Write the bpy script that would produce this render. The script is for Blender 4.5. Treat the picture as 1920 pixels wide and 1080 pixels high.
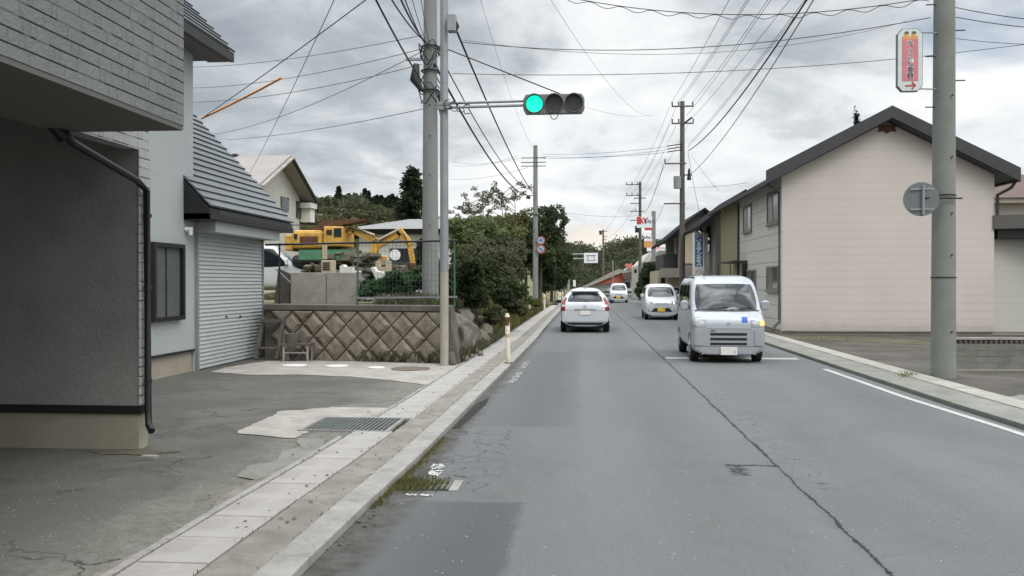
import bpy, bmesh, math, random
import numpy as np
from mathutils import Vector, Matrix
from mathutils.bvhtree import BVHTree
from mathutils import noise as mnoise
R = math.radians
SC = bpy.context.scene
COL = SC.collection
for o in list(bpy.data.objects): bpy.data.objects.remove(o)

# ------------------------------------------------------------ camera
CAMH = 1.65
F = 1650.0                                    # focal length in photo pixels (1920 wide)
YAW, PITCH = R(4.64), R(-0.35)
cam = bpy.data.cameras.new('camera')
cam.sensor_width = 36; cam.lens = F / 1920 * 36; cam.clip_start = 0.1; cam.clip_end = 3000
camo = bpy.data.objects.new('camera', cam); COL.objects.link(camo)
camo.location = (0, 0, CAMH)
camo.rotation_euler = (R(90) + PITCH, 0, YAW)
SC.camera = camo
CM = Matrix.Translation((0, 0, CAMH)) @ camo.rotation_euler.to_matrix().to_4x4()

def at(px, py, Y=None, X=None, z=None):
    """world point seen at photo pixel (px,py) on the plane y=Y, x=X or z=z"""
    d = CM.to_3x3() @ Vector(((px - 960) / F, (540 - py) / F, -1))
    o = Vector((0, 0, CAMH))
    if Y is not None: t = Y / d.y
    elif X is not None: t = X / d.x
    else: t = (z - CAMH) / d.z
    return o + d * t

# ------------------------------------------------------------ sky and sun
SUN_EL, SUN_ROT = R(48), R(150)
w = bpy.data.worlds.new('World'); SC.world = w; w.use_nodes = True
nt = w.node_tree; N = nt.nodes; L = nt.links
bg = N['Background']; bg.inputs[1].default_value = 0.1
sky = N.new('ShaderNodeTexSky'); sky.sky_type = 'NISHITA'; sky.sun_disc = False
sky.sun_elevation = SUN_EL; sky.sun_rotation = SUN_ROT
tc = N.new('ShaderNodeTexCoord'); sep = N.new('ShaderNodeSeparateXYZ'); L.new(tc.outputs['Generated'], sep.inputs[0])
def M_(op, a, b=None, c=None, clamp=False):
    n = N.new('ShaderNodeMath'); n.operation = op; n.use_clamp = clamp
    for i, v in enumerate((a, b, c)):
        if v is None: continue
        if isinstance(v, (int, float)): n.inputs[i].default_value = v
        else: L.new(v, n.inputs[i])
    return n.outputs[0]
zc = M_('ADD', M_('MAXIMUM', sep.outputs[2], 0.0), 0.26)
cb = N.new('ShaderNodeCombineXYZ'); L.new(M_('DIVIDE', sep.outputs[0], zc), cb.inputs[0]); L.new(M_('DIVIDE', sep.outputs[1], zc), cb.inputs[1])
def noise(vec, scale, det=6, rough=.55, dist=0.0, off=(0, 0, 0), sc=(1, 1, 1)):
    mp = N.new('ShaderNodeMapping'); mp.inputs['Location'].default_value = off; mp.inputs['Scale'].default_value = sc
    L.new(vec, mp.inputs[0])
    n = N.new('ShaderNodeTexNoise'); n.inputs['Scale'].default_value = scale; n.inputs['Detail'].default_value = det
    n.inputs['Roughness'].default_value = rough; n.inputs['Distortion'].default_value = dist
    L.new(mp.outputs[0], n.inputs['Vector']); return n.outputs[0]
def ramp(fac, stops):
    r = N.new('ShaderNodeValToRGB'); L.new(fac, r.inputs[0])
    while len(r.color_ramp.elements) < len(stops): r.color_ramp.elements.new(.5)
    for e, (p, c) in zip(r.color_ramp.elements, stops):
        e.position = p; e.color = (*c, 1) if len(c) == 3 else c
    return r.outputs[0]
n1 = noise(cb.outputs[0], 1.15, 9, .55, .35, off=(3.1, 1.7, 0), sc=(1, .8, 1))
n2 = noise(cb.outputs[0], 3.1, 8, .6, .5, off=(9.1, 4.2, 0))
nn = M_('ADD', M_('MULTIPLY', n1, .62), M_('MULTIPLY', n2, .38))
# brighter thin cloud to the right, heavier to the left
nn = M_('ADD', nn, M_('MULTIPLY', M_('ADD', sep.outputs[0], 0.0), .10))
cl = ramp(nn, [(.34, (.35, .395, .44)), (.42, (.47, .515, .555)), (.475, (.63, .67, .70)), (.53, (.83, .86, .88)), (.60, (.95, .96, .965))])
vm = N.new('ShaderNodeMix'); vm.data_type = 'RGBA'; vm.blend_type = 'MIX'
# warm break low over the road
dx = M_('SUBTRACT', sep.outputs[0], 0.02); dz = M_('SUBTRACT', sep.outputs[2], 0.034)
g = M_('ADD', M_('MULTIPLY', M_('MULTIPLY', dx, dx), 160.0), M_('MULTIPLY', M_('MULTIPLY', dz, dz), 900.0))
g = M_('SUBTRACT', 1.0, M_('ADD', g, M_('MULTIPLY', M_('SUBTRACT', n2, .5), 2.2)), clamp=True)
g = M_('MULTIPLY', g, M_('GREATER_THAN', sep.outputs[1], 0.0))
L.new(M_('MULTIPLY', g, .9), vm.inputs[0]); L.new(cl, vm.inputs[6]); vm.inputs[7].default_value = (.97, .89, .77, 1)
# the overcast dome is several times brighter overhead than at the horizon
el = M_('MULTIPLY', M_('SUBTRACT', sep.outputs[2], .34, clamp=True), 1.0 / .66)
n3 = noise(cb.outputs[0], 4.2, 5, .55, .3, off=(2, 8, 0))
patchy = M_('ADD', .35, M_('MULTIPLY', M_('MULTIPLY', M_('SUBTRACT', n3, .40, clamp=True), 1.0), 7.5))      # broken cloud overhead
bright = M_('MULTIPLY', M_('ADD', M_('MULTIPLY', M_('MULTIPLY', el, patchy), 2.6), 1.0), 9.5)
vs = N.new('ShaderNodeVectorMath'); vs.operation = 'SCALE'; L.new(vm.outputs[2], vs.inputs[0]); L.new(bright, vs.inputs['Scale'])
# small blue gaps
gap = ramp(noise(cb.outputs[0], .9, 5, .5, .3, off=(-2.6, 7.4, 0)), [(.63, (0, 0, 0)), (.72, (1, 1, 1))])
mg = N.new('ShaderNodeMix'); mg.data_type = 'RGBA'; L.new(gap, mg.inputs[0]); L.new(vs.outputs[0], mg.inputs[6])
sk = N.new('ShaderNodeVectorMath'); sk.operation = 'SCALE'; L.new(sky.outputs[0], sk.inputs[0]); sk.inputs['Scale'].default_value = 1.0
L.new(sk.outputs[0], mg.inputs[7]); L.new(mg.outputs[2], bg.inputs[0])

sl = bpy.data.lights.new('sun', 'SUN'); sl.energy = 0.9; sl.angle = R(25); sl.color = (1, .96, .9)
so = bpy.data.objects.new('sun', sl); COL.objects.link(so)
sd = Vector((math.sin(SUN_ROT) * math.cos(SUN_EL), math.cos(SUN_ROT) * math.cos(SUN_EL), math.sin(SUN_EL)))
so.rotation_euler = sd.to_track_quat('Z', 'Y').to_euler(); so.location = (20, -20, 40)
SC.view_settings.view_transform = 'Standard'; SC.view_settings.look = 'None'
SC.view_settings.exposure = 0.14; SC.view_settings.gamma = 1
SC.cycles.max_bounces = 6; SC.cycles.caustics_reflective = False; SC.cycles.caustics_refractive = False

# ------------------------------------------------------------ materials
class NB:
    """small node-building helper"""
    def __init__(s, name):
        s.m = bpy.data.materials.new(name); s.m.use_nodes = True
        s.t = s.m.node_tree; s.N = s.t.nodes; s.L = s.t.links
        s.b = s.N['Principled BSDF']; s.tc = s.N.new('ShaderNodeTexCoord'); s.P = s.tc.outputs['Object']
        s.sep = None
    def xyz(s):
        if not s.sep:
            s.sep = s.N.new('ShaderNodeSeparateXYZ'); s.L.new(s.P, s.sep.inputs[0])
        return s.sep.outputs
    def put(s, v, sock):
        if isinstance(v, (int, float)): sock.default_value = v
        elif isinstance(v, tuple): sock.default_value = (*v, 1) if len(v) == 3 else v
        else: s.L.new(v, sock)
    def m_(s, op, a, b=None, c=None, clamp=False):
        n = s.N.new('ShaderNodeMath'); n.operation = op; n.use_clamp = clamp
        for i, v in enumerate((a, b, c)):
            if v is not None: s.put(v, n.inputs[i])
        return n.outputs[0]
    def noise(s, scale, det=4, rough=.55, dist=0, sc=None, off=None):
        v = s.P
        if sc or off:
            mp = s.N.new('ShaderNodeMapping'); mp.inputs['Scale'].default_value = sc or (1, 1, 1); mp.inputs['Location'].default_value = off or (0, 0, 0)
            s.L.new(s.P, mp.inputs[0]); v = mp.outputs[0]
        n = s.N.new('ShaderNodeTexNoise'); n.inputs['Scale'].default_value = scale; n.inputs['Detail'].default_value = det
        n.inputs['Roughness'].default_value = rough; n.inputs['Distortion'].default_value = dist
        s.L.new(v, n.inputs['Vector']); return n.outputs[0]
    def ramp(s, f, stops):
        r = s.N.new('ShaderNodeValToRGB'); s.put(f, r.inputs[0])
        while len(r.color_ramp.elements) < len(stops): r.color_ramp.elements.new(.5)
        for e, (p, c) in zip(r.color_ramp.elements, stops):
            e.position = p
            if isinstance(c, (int, float)): c = (c, c, c)
            e.color = (*c, 1)
        return r.outputs[0]
    def mix(s, f, a, b, mode='MIX'):
        n = s.N.new('ShaderNodeMix'); n.data_type = 'RGBA'; n.blend_type = mode
        s.put(f, n.inputs[0]); s.put(a, n.inputs[6]); s.put(b, n.inputs[7]); return n.outputs[2]
    def bump(s, h, strength=.3, dist=.01):
        n = s.N.new('ShaderNodeBump'); n.inputs['Strength'].default_value = strength; n.inputs['Distance'].default_value = dist
        s.L.new(h, n.inputs['Height']); s.L.new(n.outputs[0], s.b.inputs['Normal']); return n
    def out(s, col, rough=.7, metal=0.0, spec=None):
        s.put(col, s.b.inputs['Base Color']); s.put(rough, s.b.inputs['Roughness']); s.put(metal, s.b.inputs['Metallic'])
        if spec is not None: s.b.inputs['Specular IOR Level'].default_value = spec
        return s.m
    def box(s, x0, x1, y0, y1, soft=.05, wob=.0, wscale=2.0):
        X, Y, _ = s.xyz()
        if wob:
            nz = s.m_('MULTIPLY', s.m_('SUBTRACT', s.noise(wscale, 4), .5), wob)
            X = s.m_('ADD', X, nz); Y = s.m_('ADD', Y, nz)
        def st(v, e, sgn):
            return s.m_('MULTIPLY', s.m_('SUBTRACT', v, e), sgn / soft, clamp=True)
        return s.m_('MULTIPLY', s.m_('MULTIPLY', st(X, x0, 1), st(X, x1, -1)), s.m_('MULTIPLY', st(Y, y0, 1), st(Y, y1, -1)))

def sc3(c, k): return tuple(min(1, v * k) for v in c)
def pm(name, col, rough=.7, var=.18, scale=2.5, metal=0.0, bump=0.0, bscale=60, spec=None, dirt=0.0, dirtcol=(.06, .055, .045)):
    b = NB(name)
    c = b.mix(b.ramp(b.noise(scale, 5, .6), [(.3, 0.0), (.7, 1.0)]), sc3(col, 1 - var), sc3(col, 1 + var * .7))
    if dirt:
        c = b.mix(b.m_('MULTIPLY', b.ramp(b.noise(scale * 2.3, 8, .68, .5, off=(5, 3, 1)), [(.5, 0.0), (.72, 1.0)]), dirt), c, dirtcol)
    if bump: b.bump(b.noise(bscale, 4, .6), bump, .01)
    return b.out(c, rough, metal, spec)
def flat(name, col, rough=.5, metal=0.0, emit=0.0):
    b = NB(name); m = b.out(b.mix(b.ramp(b.noise(9, 3), [(.35, 0.0), (.65, 1.0)]), sc3(col, .94), sc3(col, 1.04)), rough, metal)
    if emit:
        b.put(col, b.b.inputs['Emission Color']); b.b.inputs['Emission Strength'].default_value = emit
    return m

def mk_road():
    b = NB('road_asphalt'); X, Y, Z = b.xyz()
    base = b.mix(b.ramp(b.noise(.55, 5, .6, .3, sc=(1, .35, 1)), [(.35, 0.0), (.68, 1.0)]), (.092, .097, .098), (.125, .131, .132))
    # lengthwise worn streaks
    base = b.mix(b.m_('MULTIPLY', b.ramp(b.noise(1.3, 4, .6, sc=(1.6, .07, 1)), [(.4, 0.0), (.66, 1.0)]), .35), base, (.15, .158, .160))
    grain = b.noise(95, 3, .7)
    base = b.mix(b.ramp(grain, [(.36, 0.0), (.64, 1.0)]), b.mix(.55, base, (.055, .058, .06)), b.mix(.24, base, (.34, .34, .33)))
    base = b.mix(b.m_('MULTIPLY', b.ramp(b.noise(26, 4, .75, off=(3, 0, 0)), [(.42, 0.0), (.62, 1.0)]), .28), base, (.07, .073, .074))
    base = b.mix(b.m_('MULTIPLY', b.ramp(b.noise(2.2, 6, .7, .8, off=(8, 3, 0)), [(.5, 0.0), (.72, 1.0)]), .3), base, (.085, .085, .08))
    # repair patches
    base = b.mix(b.m_('MULTIPLY', b.box(-1.36, -.42, -3, 6.6, .06, .16, 3.5), .92), base, b.mix(grain, (.052, .054, .056), (.092, .094, .096)))
    base = b.mix(b.m_('MULTIPLY', b.box(-1.3, -.05, 10.0, 21, .06, .24, 1.4), .7), base, (.085, .089, .089))
    base = b.mix(b.m_('MULTIPLY', b.box(2.6, 5.0, 9, 16.5, .9, .8, .6), .28), base, (.085, .088, .09))
    # tyre-polished tracks, pale in the wheel paths, darker between
    tr = b.N.new('ShaderNodeMath'); tr.operation = 'SINE'; b.L.new(b.m_('MULTIPLY', b.m_('ADD', X, b.m_('MULTIPLY', b.noise(.25, 3, .5), .5)), 3.95), tr.inputs[0])
    base = b.mix(b.m_('MULTIPLY', b.m_('MULTIPLY', b.m_('ADD', tr.outputs[0], 1.0), .5), .34), base, (.155, .166, .17))
    base = b.mix(b.m_('MULTIPLY', b.ramp(b.noise(.9, 8, .72, 1.2, off=(11, 2, 0), sc=(1, .5, 1)), [(.52, 0.0), (.64, 1.0)]), .32), base, (.085, .088, .088))
    base = b.mix(b.m_('MULTIPLY', b.ramp(b.noise(3.7, 5, .7, .6, off=(1, 9, 0)), [(.66, 0.0), (.70, 1.0)]), .35), base, (.05, .05, .05))
    # dirt against the kerb
    base = b.mix(b.m_('MULTIPLY', b.m_('MULTIPLY', b.m_('SUBTRACT', b.m_('ADD', -1.42, b.m_('MULTIPLY', b.noise(2.5, 6, .75), .42)), X), 6.0, clamp=True), b.ramp(b.noise(6, 6, .7), [(.3, .35), (.6, 1.0)])), base, (.052, .047, .038))
    # the long seam crack
    wob = b.m_('ADD', b.m_('MULTIPLY', b.m_('SUBTRACT', b.noise(1.3, 9, .78, sc=(0, 1, 0)), .5), .14), b.m_('MULTIPLY', b.m_('SUBTRACT', b.noise(30, 3, .7), .5), .03))
    d = b.m_('ABSOLUTE', b.m_('SUBTRACT', b.m_('ADD', X, wob), 1.735))
    wid = b.m_('ADD', b.m_('MULTIPLY', b.noise(5.1, 6, .8, sc=(.3, 1, 0), off=(0, 5, 0)), .075), -.022)
    c1 = b.m_('MULTIPLY', b.m_('SUBTRACT', wid, d), 160, clamp=True)
    halo = b.m_('MULTIPLY', b.m_('SUBTRACT', .07, d), 9, clamp=True)
    base = b.mix(b.m_('MULTIPLY', halo, b.m_('MULTIPLY', b.noise(3, 5, .7), .8)), base, (.07, .073, .075))
    # branch crack
    wob2 = b.m_('MULTIPLY', b.m_('SUBTRACT', b.noise(5, 5, .7, sc=(1, 0, 0)), .5), .3)
    d2 = b.m_('ABSOLUTE', b.m_('SUBTRACT', b.m_('ADD', Y, wob2), 8.08))
    c2 = b.m_('MULTIPLY', b.m_('MULTIPLY', b.m_('SUBTRACT', b.m_('MULTIPLY', b.noise(9, 4, .7), .055), d2), 120, clamp=True), b.box(1.27, 1.75, 7, 9, .03))
    # crazed zones
    vo = b.N.new('ShaderNodeTexVoronoi'); vo.feature = 'DISTANCE_TO_EDGE'; vo.inputs['Scale'].default_value = 3.4
    mp = b.N.new('ShaderNodeMapping'); b.L.new(b.P, mp.inputs[0])
    va = b.N.new('ShaderNodeVectorMath'); va.operation = 'ADD'
    nz = b.N.new('ShaderNodeTexNoise'); nz.inputs['Scale'].default_value = 5; nz.inputs['Detail'].default_value = 5; b.L.new(b.P, nz.inputs['Vector'])
    vsx = b.N.new('ShaderNodeVectorMath'); vsx.operation = 'SCALE'; vsx.inputs['Scale'].default_value = .28; b.L.new(nz.outputs[1], vsx.inputs[0])
    b.L.new(mp.outputs[0], va.inputs[0]); b.L.new(vsx.outputs[0], va.inputs[1]); b.L.new(va.outputs[0], vo.inputs['Vector'])
    craze = b.m_('MULTIPLY', b.m_('SUBTRACT', .018, vo.outputs['Distance']), 90, clamp=True)
    zones = b.m_('ADD', b.box(-1.5, -.65, 6.8, 9.9, .15, .3), 0.0, clamp=True)
    zones = b.m_('MULTIPLY', zones, b.ramp(b.noise(1.9, 3, .5, off=(2, 2, 0)), [(.38, 0.0), (.46, 1.0)]))
    blot = b.m_('MULTIPLY', b.ramp(b.noise(14, 5, .75, off=(3, 1, 0)), [(.44, 0.0), (.52, 1.0)]), b.box(1.24, 1.46, 7.62, 8.12, .06, .16, 6))
    c3 = b.m_('MULTIPLY', craze, zones)
    pit = b.m_('MULTIPLY', b.ramp(b.noise(11, 5, .7, off=(1, 1, 0)), [(.58, 0.0), (.62, 1.0)]), b.box(1.75, 2.15, 7.0, 13.5, .12, .1))
    cr = b.m_('MAXIMUM', b.m_('MAXIMUM', c1, c2), b.m_('MAXIMUM', c3, b.m_('MAXIMUM', blot, b.m_('MULTIPLY', pit, .7))))
    base = b.mix(cr, base, (.018, .018, .018))
    # bright aggregate flecks
    v2 = b.N.new('ShaderNodeTexVoronoi'); v2.inputs['Scale'].default_value = 16; b.L.new(b.P, v2.inputs['Vector'])
    fl = b.m_('MULTIPLY', b.m_('LESS_THAN', v2.outputs['Distance'], .10), b.m_('GREATER_THAN', b.noise(6.3, 2, .5, off=(7, 2, 0)), .56))
    base = b.mix(b.m_('MULTIPLY', fl, .8), base, (.42, .41, .39))
    h = b.m_('SUBTRACT', grain, b.m_('MULTIPLY', cr, 3.0))
    b.bump(h, .5, .008)
    return b.out(base, .82, spec=.35)

def mk_lot(name, c0, c1, stain=.5):
    b = NB(name)
    base = b.mix(b.ramp(b.noise(.6, 6, .6, .4), [(.35, 0.0), (.65, 1.0)]), c0, c1)
    g_ = b.noise(80, 3, .7)
    base = b.mix(b.ramp(g_, [(.3, 0.0), (.7, 1.0)]), b.mix(.4, base, (.05, .05, .045)), base)
    base = b.mix(b.m_('MULTIPLY', b.ramp(b.noise(1.1, 8, .7, .6, off=(4, 1, 2)), [(.50, 0.0), (.64, 1.0)]), stain), base, (.055, .052, .045))
    if name.startswith('lot'):
        X, Y, Z = b.xyz()
        e_ = b.m_('MULTIPLY', b.m_('SUBTRACT', b.m_('ADD', X, b.m_('MULTIPLY', b.m_('SUBTRACT', b.noise(1.4, 6, .7), .5), 1.5)), -3.35), 1.8, clamp=True)
        base = b.mix(b.m_('MULTIPLY', e_, .75), base, b.mix(b.ramp(b.noise(9, 5, .7), [(.35, 0.0), (.65, 1.0)]), (.15, .14, .115), (.24, .235, .21)))
        base = b.mix(b.m_('MULTIPLY', b.ramp(b.noise(28, 4, .75), [(.45, 0.0), (.62, 1.0)]), .3), base, (.06, .06, .055))
    v2 = b.N.new('ShaderNodeTexVoronoi'); v2.inputs['Scale'].default_value = 14; b.L.new(b.P, v2.inputs['Vector'])
    fl = b.m_('MULTIPLY', b.m_('LESS_THAN', v2.outputs['Distance'], .07), b.m_('GREATER_THAN', b.noise(5.3, 2, .5), .62))
    base = b.mix(b.m_('MULTIPLY', fl, .7), base, (.4, .4, .37))
    nz = b.N.new('ShaderNodeTexNoise'); nz.inputs['Scale'].default_value = 3; nz.inputs['Detail'].default_value = 6; b.L.new(b.P, nz.inputs['Vector'])
    vs_ = b.N.new('ShaderNodeVectorMath'); vs_.operation = 'SCALE'; vs_.inputs['Scale'].default_value = .5; b.L.new(nz.outputs[1], vs_.inputs[0])
    va_ = b.N.new('ShaderNodeVectorMath'); va_.operation = 'ADD'; b.L.new(b.P, va_.inputs[0]); b.L.new(vs_.outputs[0], va_.inputs[1])
    vc = b.N.new('ShaderNodeTexVoronoi'); vc.feature = 'DISTANCE_TO_EDGE'; vc.inputs['Scale'].default_value = .75; b.L.new(va_.outputs[0], vc.inputs['Vector'])
    ck = b.m_('MULTIPLY', b.m_('MULTIPLY', b.m_('SUBTRACT', .008, vc.outputs['Distance']), 160, clamp=True), b.ramp(b.noise(.9, 3, .5, off=(5, 5, 0)), [(.50, 0.0), (.58, 1.0)]))
    base = b.mix(b.m_('MULTIPLY', ck, .8), base, (.02, .02, .018))
    base = b.mix(b.m_('MULTIPLY', b.ramp(b.noise(2.3, 4, .6, .3, off=(7, 1, 0)), [(.66, 0.0), (.72, 1.0)]), .4), base, (.035, .034, .03))
    b.bump(b.m_('SUBTRACT', g_, b.m_('MULTIPLY', ck, 2.0)), .4, .007)
    return b.out(base, .9, spec=.25)

def mk_siding(name, col, pitch, depth=.5, line=.35, axis_line=True, warm=None):
    b = NB(name); X, Y, Z = b.xyz()
    f = b.m_('FRACT', b.m_('DIVIDE', Z, pitch))
    groove = b.m_('MULTIPLY', b.m_('SUBTRACT', .09, f), 1 / .09, clamp=True)
    c = b.mix(b.ramp(b.noise(.5, 5, .6, sc=(1, 1, .5)), [(.3, 0.0), (.7, 1.0)]), sc3(col, .93), sc3(col, 1.05))
    c = b.mix(b.m_('MULTIPLY', b.ramp(b.noise(1.2, 5, .6, sc=(.15, .15, 5)), [(.4, 0.0), (.7, 1.0)]), .25), c, sc3(col, .88))
    if warm: c = b.mix(b.m_('MULTIPLY', b.m_('MULTIPLY', b.m_('SUBTRACT', 1.4, Z), .6, clamp=True), .5), c, warm)
    if name.startswith('pink'):
        c = b.mix(b.m_('MULTIPLY', b.ramp(b.noise(.8, 6, .65, off=(3, 3, 3)), [(.45, 0.0), (.7, 1.0)]), .18), c, sc3(col, .8))
        low_ = b.m_('MULTIPLY', b.m_('SUBTRACT', b.m_('ADD', .25, b.m_('MULTIPLY', b.noise(4, 5, .7), .45)), Z), 2.2, clamp=True)
        c = b.mix(b.m_('MULTIPLY', low_, .5), c, (.22, .19, .16))
    c = b.mix(b.m_('MULTIPLY', groove, line), c, sc3(col, .25))
    b.bump(b.m_('SUBTRACT', b.m_('MULTIPLY', f, .6), groove), depth, .01)
    return b.out(c, .62, spec=.3)

def mk_brickpanel(name, col, scale=1.0, strength=.9):
    """moulded wall panel: flat stones of uneven width with broken horizontal joint shadows put into colour and bump (uses x+y, z)"""
    b = NB(name); X, Y, Z = b.xyz(); U = b.m_('ADD', Y, X); H_ = .092
    rowf = b.m_('DIVIDE', Z, H_)
    row = b.m_('FLOOR', rowf); fr = b.m_('FRACT', rowf)
    cb_ = b.N.new('ShaderNodeCombineXYZ'); b.L.new(b.m_('MULTIPLY', U, 4.3), cb_.inputs[0]); b.L.new(b.m_('MULTIPLY', row, 7.31), cb_.inputs[1])
    vo = b.N.new('ShaderNodeTexVoronoi'); vo.inputs['Scale'].default_value = 1.0; b.L.new(cb_.outputs[0], vo.inputs['Vector'])
    sep_ = b.N.new('ShaderNodeSeparateXYZ'); b.L.new(vo.outputs['Color'], sep_.inputs[0]); rnd_ = sep_.outputs[0]
    joint = b.m_('MULTIPLY', b.m_('SUBTRACT', .13, fr), 1 / .13, clamp=True)
    joint = b.m_('MULTIPLY', joint, b.m_('ADD', b.m_('MULTIPLY', b.m_('GREATER_THAN', rnd_, .42), .75), .25))
    ve = b.N.new('ShaderNodeTexVoronoi'); ve.feature = 'DISTANCE_TO_EDGE'; ve.inputs['Scale'].default_value = 1.0; b.L.new(cb_.outputs[0], ve.inputs['Vector'])
    vj = b.m_('MULTIPLY', b.m_('SUBTRACT', .035, ve.outputs['Distance']), 28, clamp=True)
    hh = b.m_('ADD', b.m_('MULTIPLY', rnd_, .3), b.m_('MULTIPLY', b.noise(24, 6, .7), .6))
    hh = b.m_('SUBTRACT', hh, b.m_('ADD', b.m_('MULTIPLY', joint, .9), b.m_('MULTIPLY', vj, .25)))
    c = b.mix(b.ramp(b.noise(1.2, 5, .6), [(.3, 0.0), (.7, 1.0)]), sc3(col, .9), sc3(col, 1.08))
    c = b.mix(b.m_('MULTIPLY', rnd_, .22), c, sc3(col, .72))
    c = b.mix(b.m_('MULTIPLY', joint, .6), c, sc3(col, .35))
    c = b.mix(b.m_('MULTIPLY', vj, .2), c, sc3(col, .4))
    b.bump(hh, strength, .03)
    return b.out(c, .8, spec=.25)

def mk_leaf(name, c1, c2, c3=None, nscale=1.3, trans=.35):
    b = NB(name)
    c = b.mix(b.ramp(b.noise(nscale, 3, .6), [(.35, 0.0), (.65, 1.0)]), c1, c2)
    c = b.mix(b.ramp(b.noise(nscale * 9, 2, .6, off=(3, 3, 3)), [(.45, 0.0), (.7, 1.0)]), c, c3 or sc3(c2, 1.5))
    m = b.out(c, .6, spec=.25)
    tr = b.N.new('ShaderNodeBsdfTranslucent'); b.L.new(c, tr.inputs[0])
    mx = b.N.new('ShaderNodeMixShader'); mx.inputs[0].default_value = trans
    b.L.new(b.b.outputs[0], mx.inputs[1]); b.L.new(tr.outputs[0], mx.inputs[2])
    b.L.new(mx.outputs[0], b.N['Material Output'].inputs[0]); return m

def mk_paint(name, col, metal=0.0, rough=.32, dirt=.12):
    b = NB(name); X, Y, Z = b.xyz()
    low = b.m_('MULTIPLY', b.m_('SUBTRACT', .75, Z), 1.3, clamp=True)
    d = b.m_('MULTIPLY', b.m_('ADD', low, .25), b.m_('MULTIPLY', b.noise(3, 6, .65), dirt * 2))
    c = b.mix(d, col, (.16, .15, .135))
    m = b.out(c, b.m_('ADD', rough, b.m_('MULTIPLY', d, .6)), metal)
    b.b.inputs['Coat Weight'].default_value = .7; b.b.inputs['Coat Roughness'].default_value = .07
    return m

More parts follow.
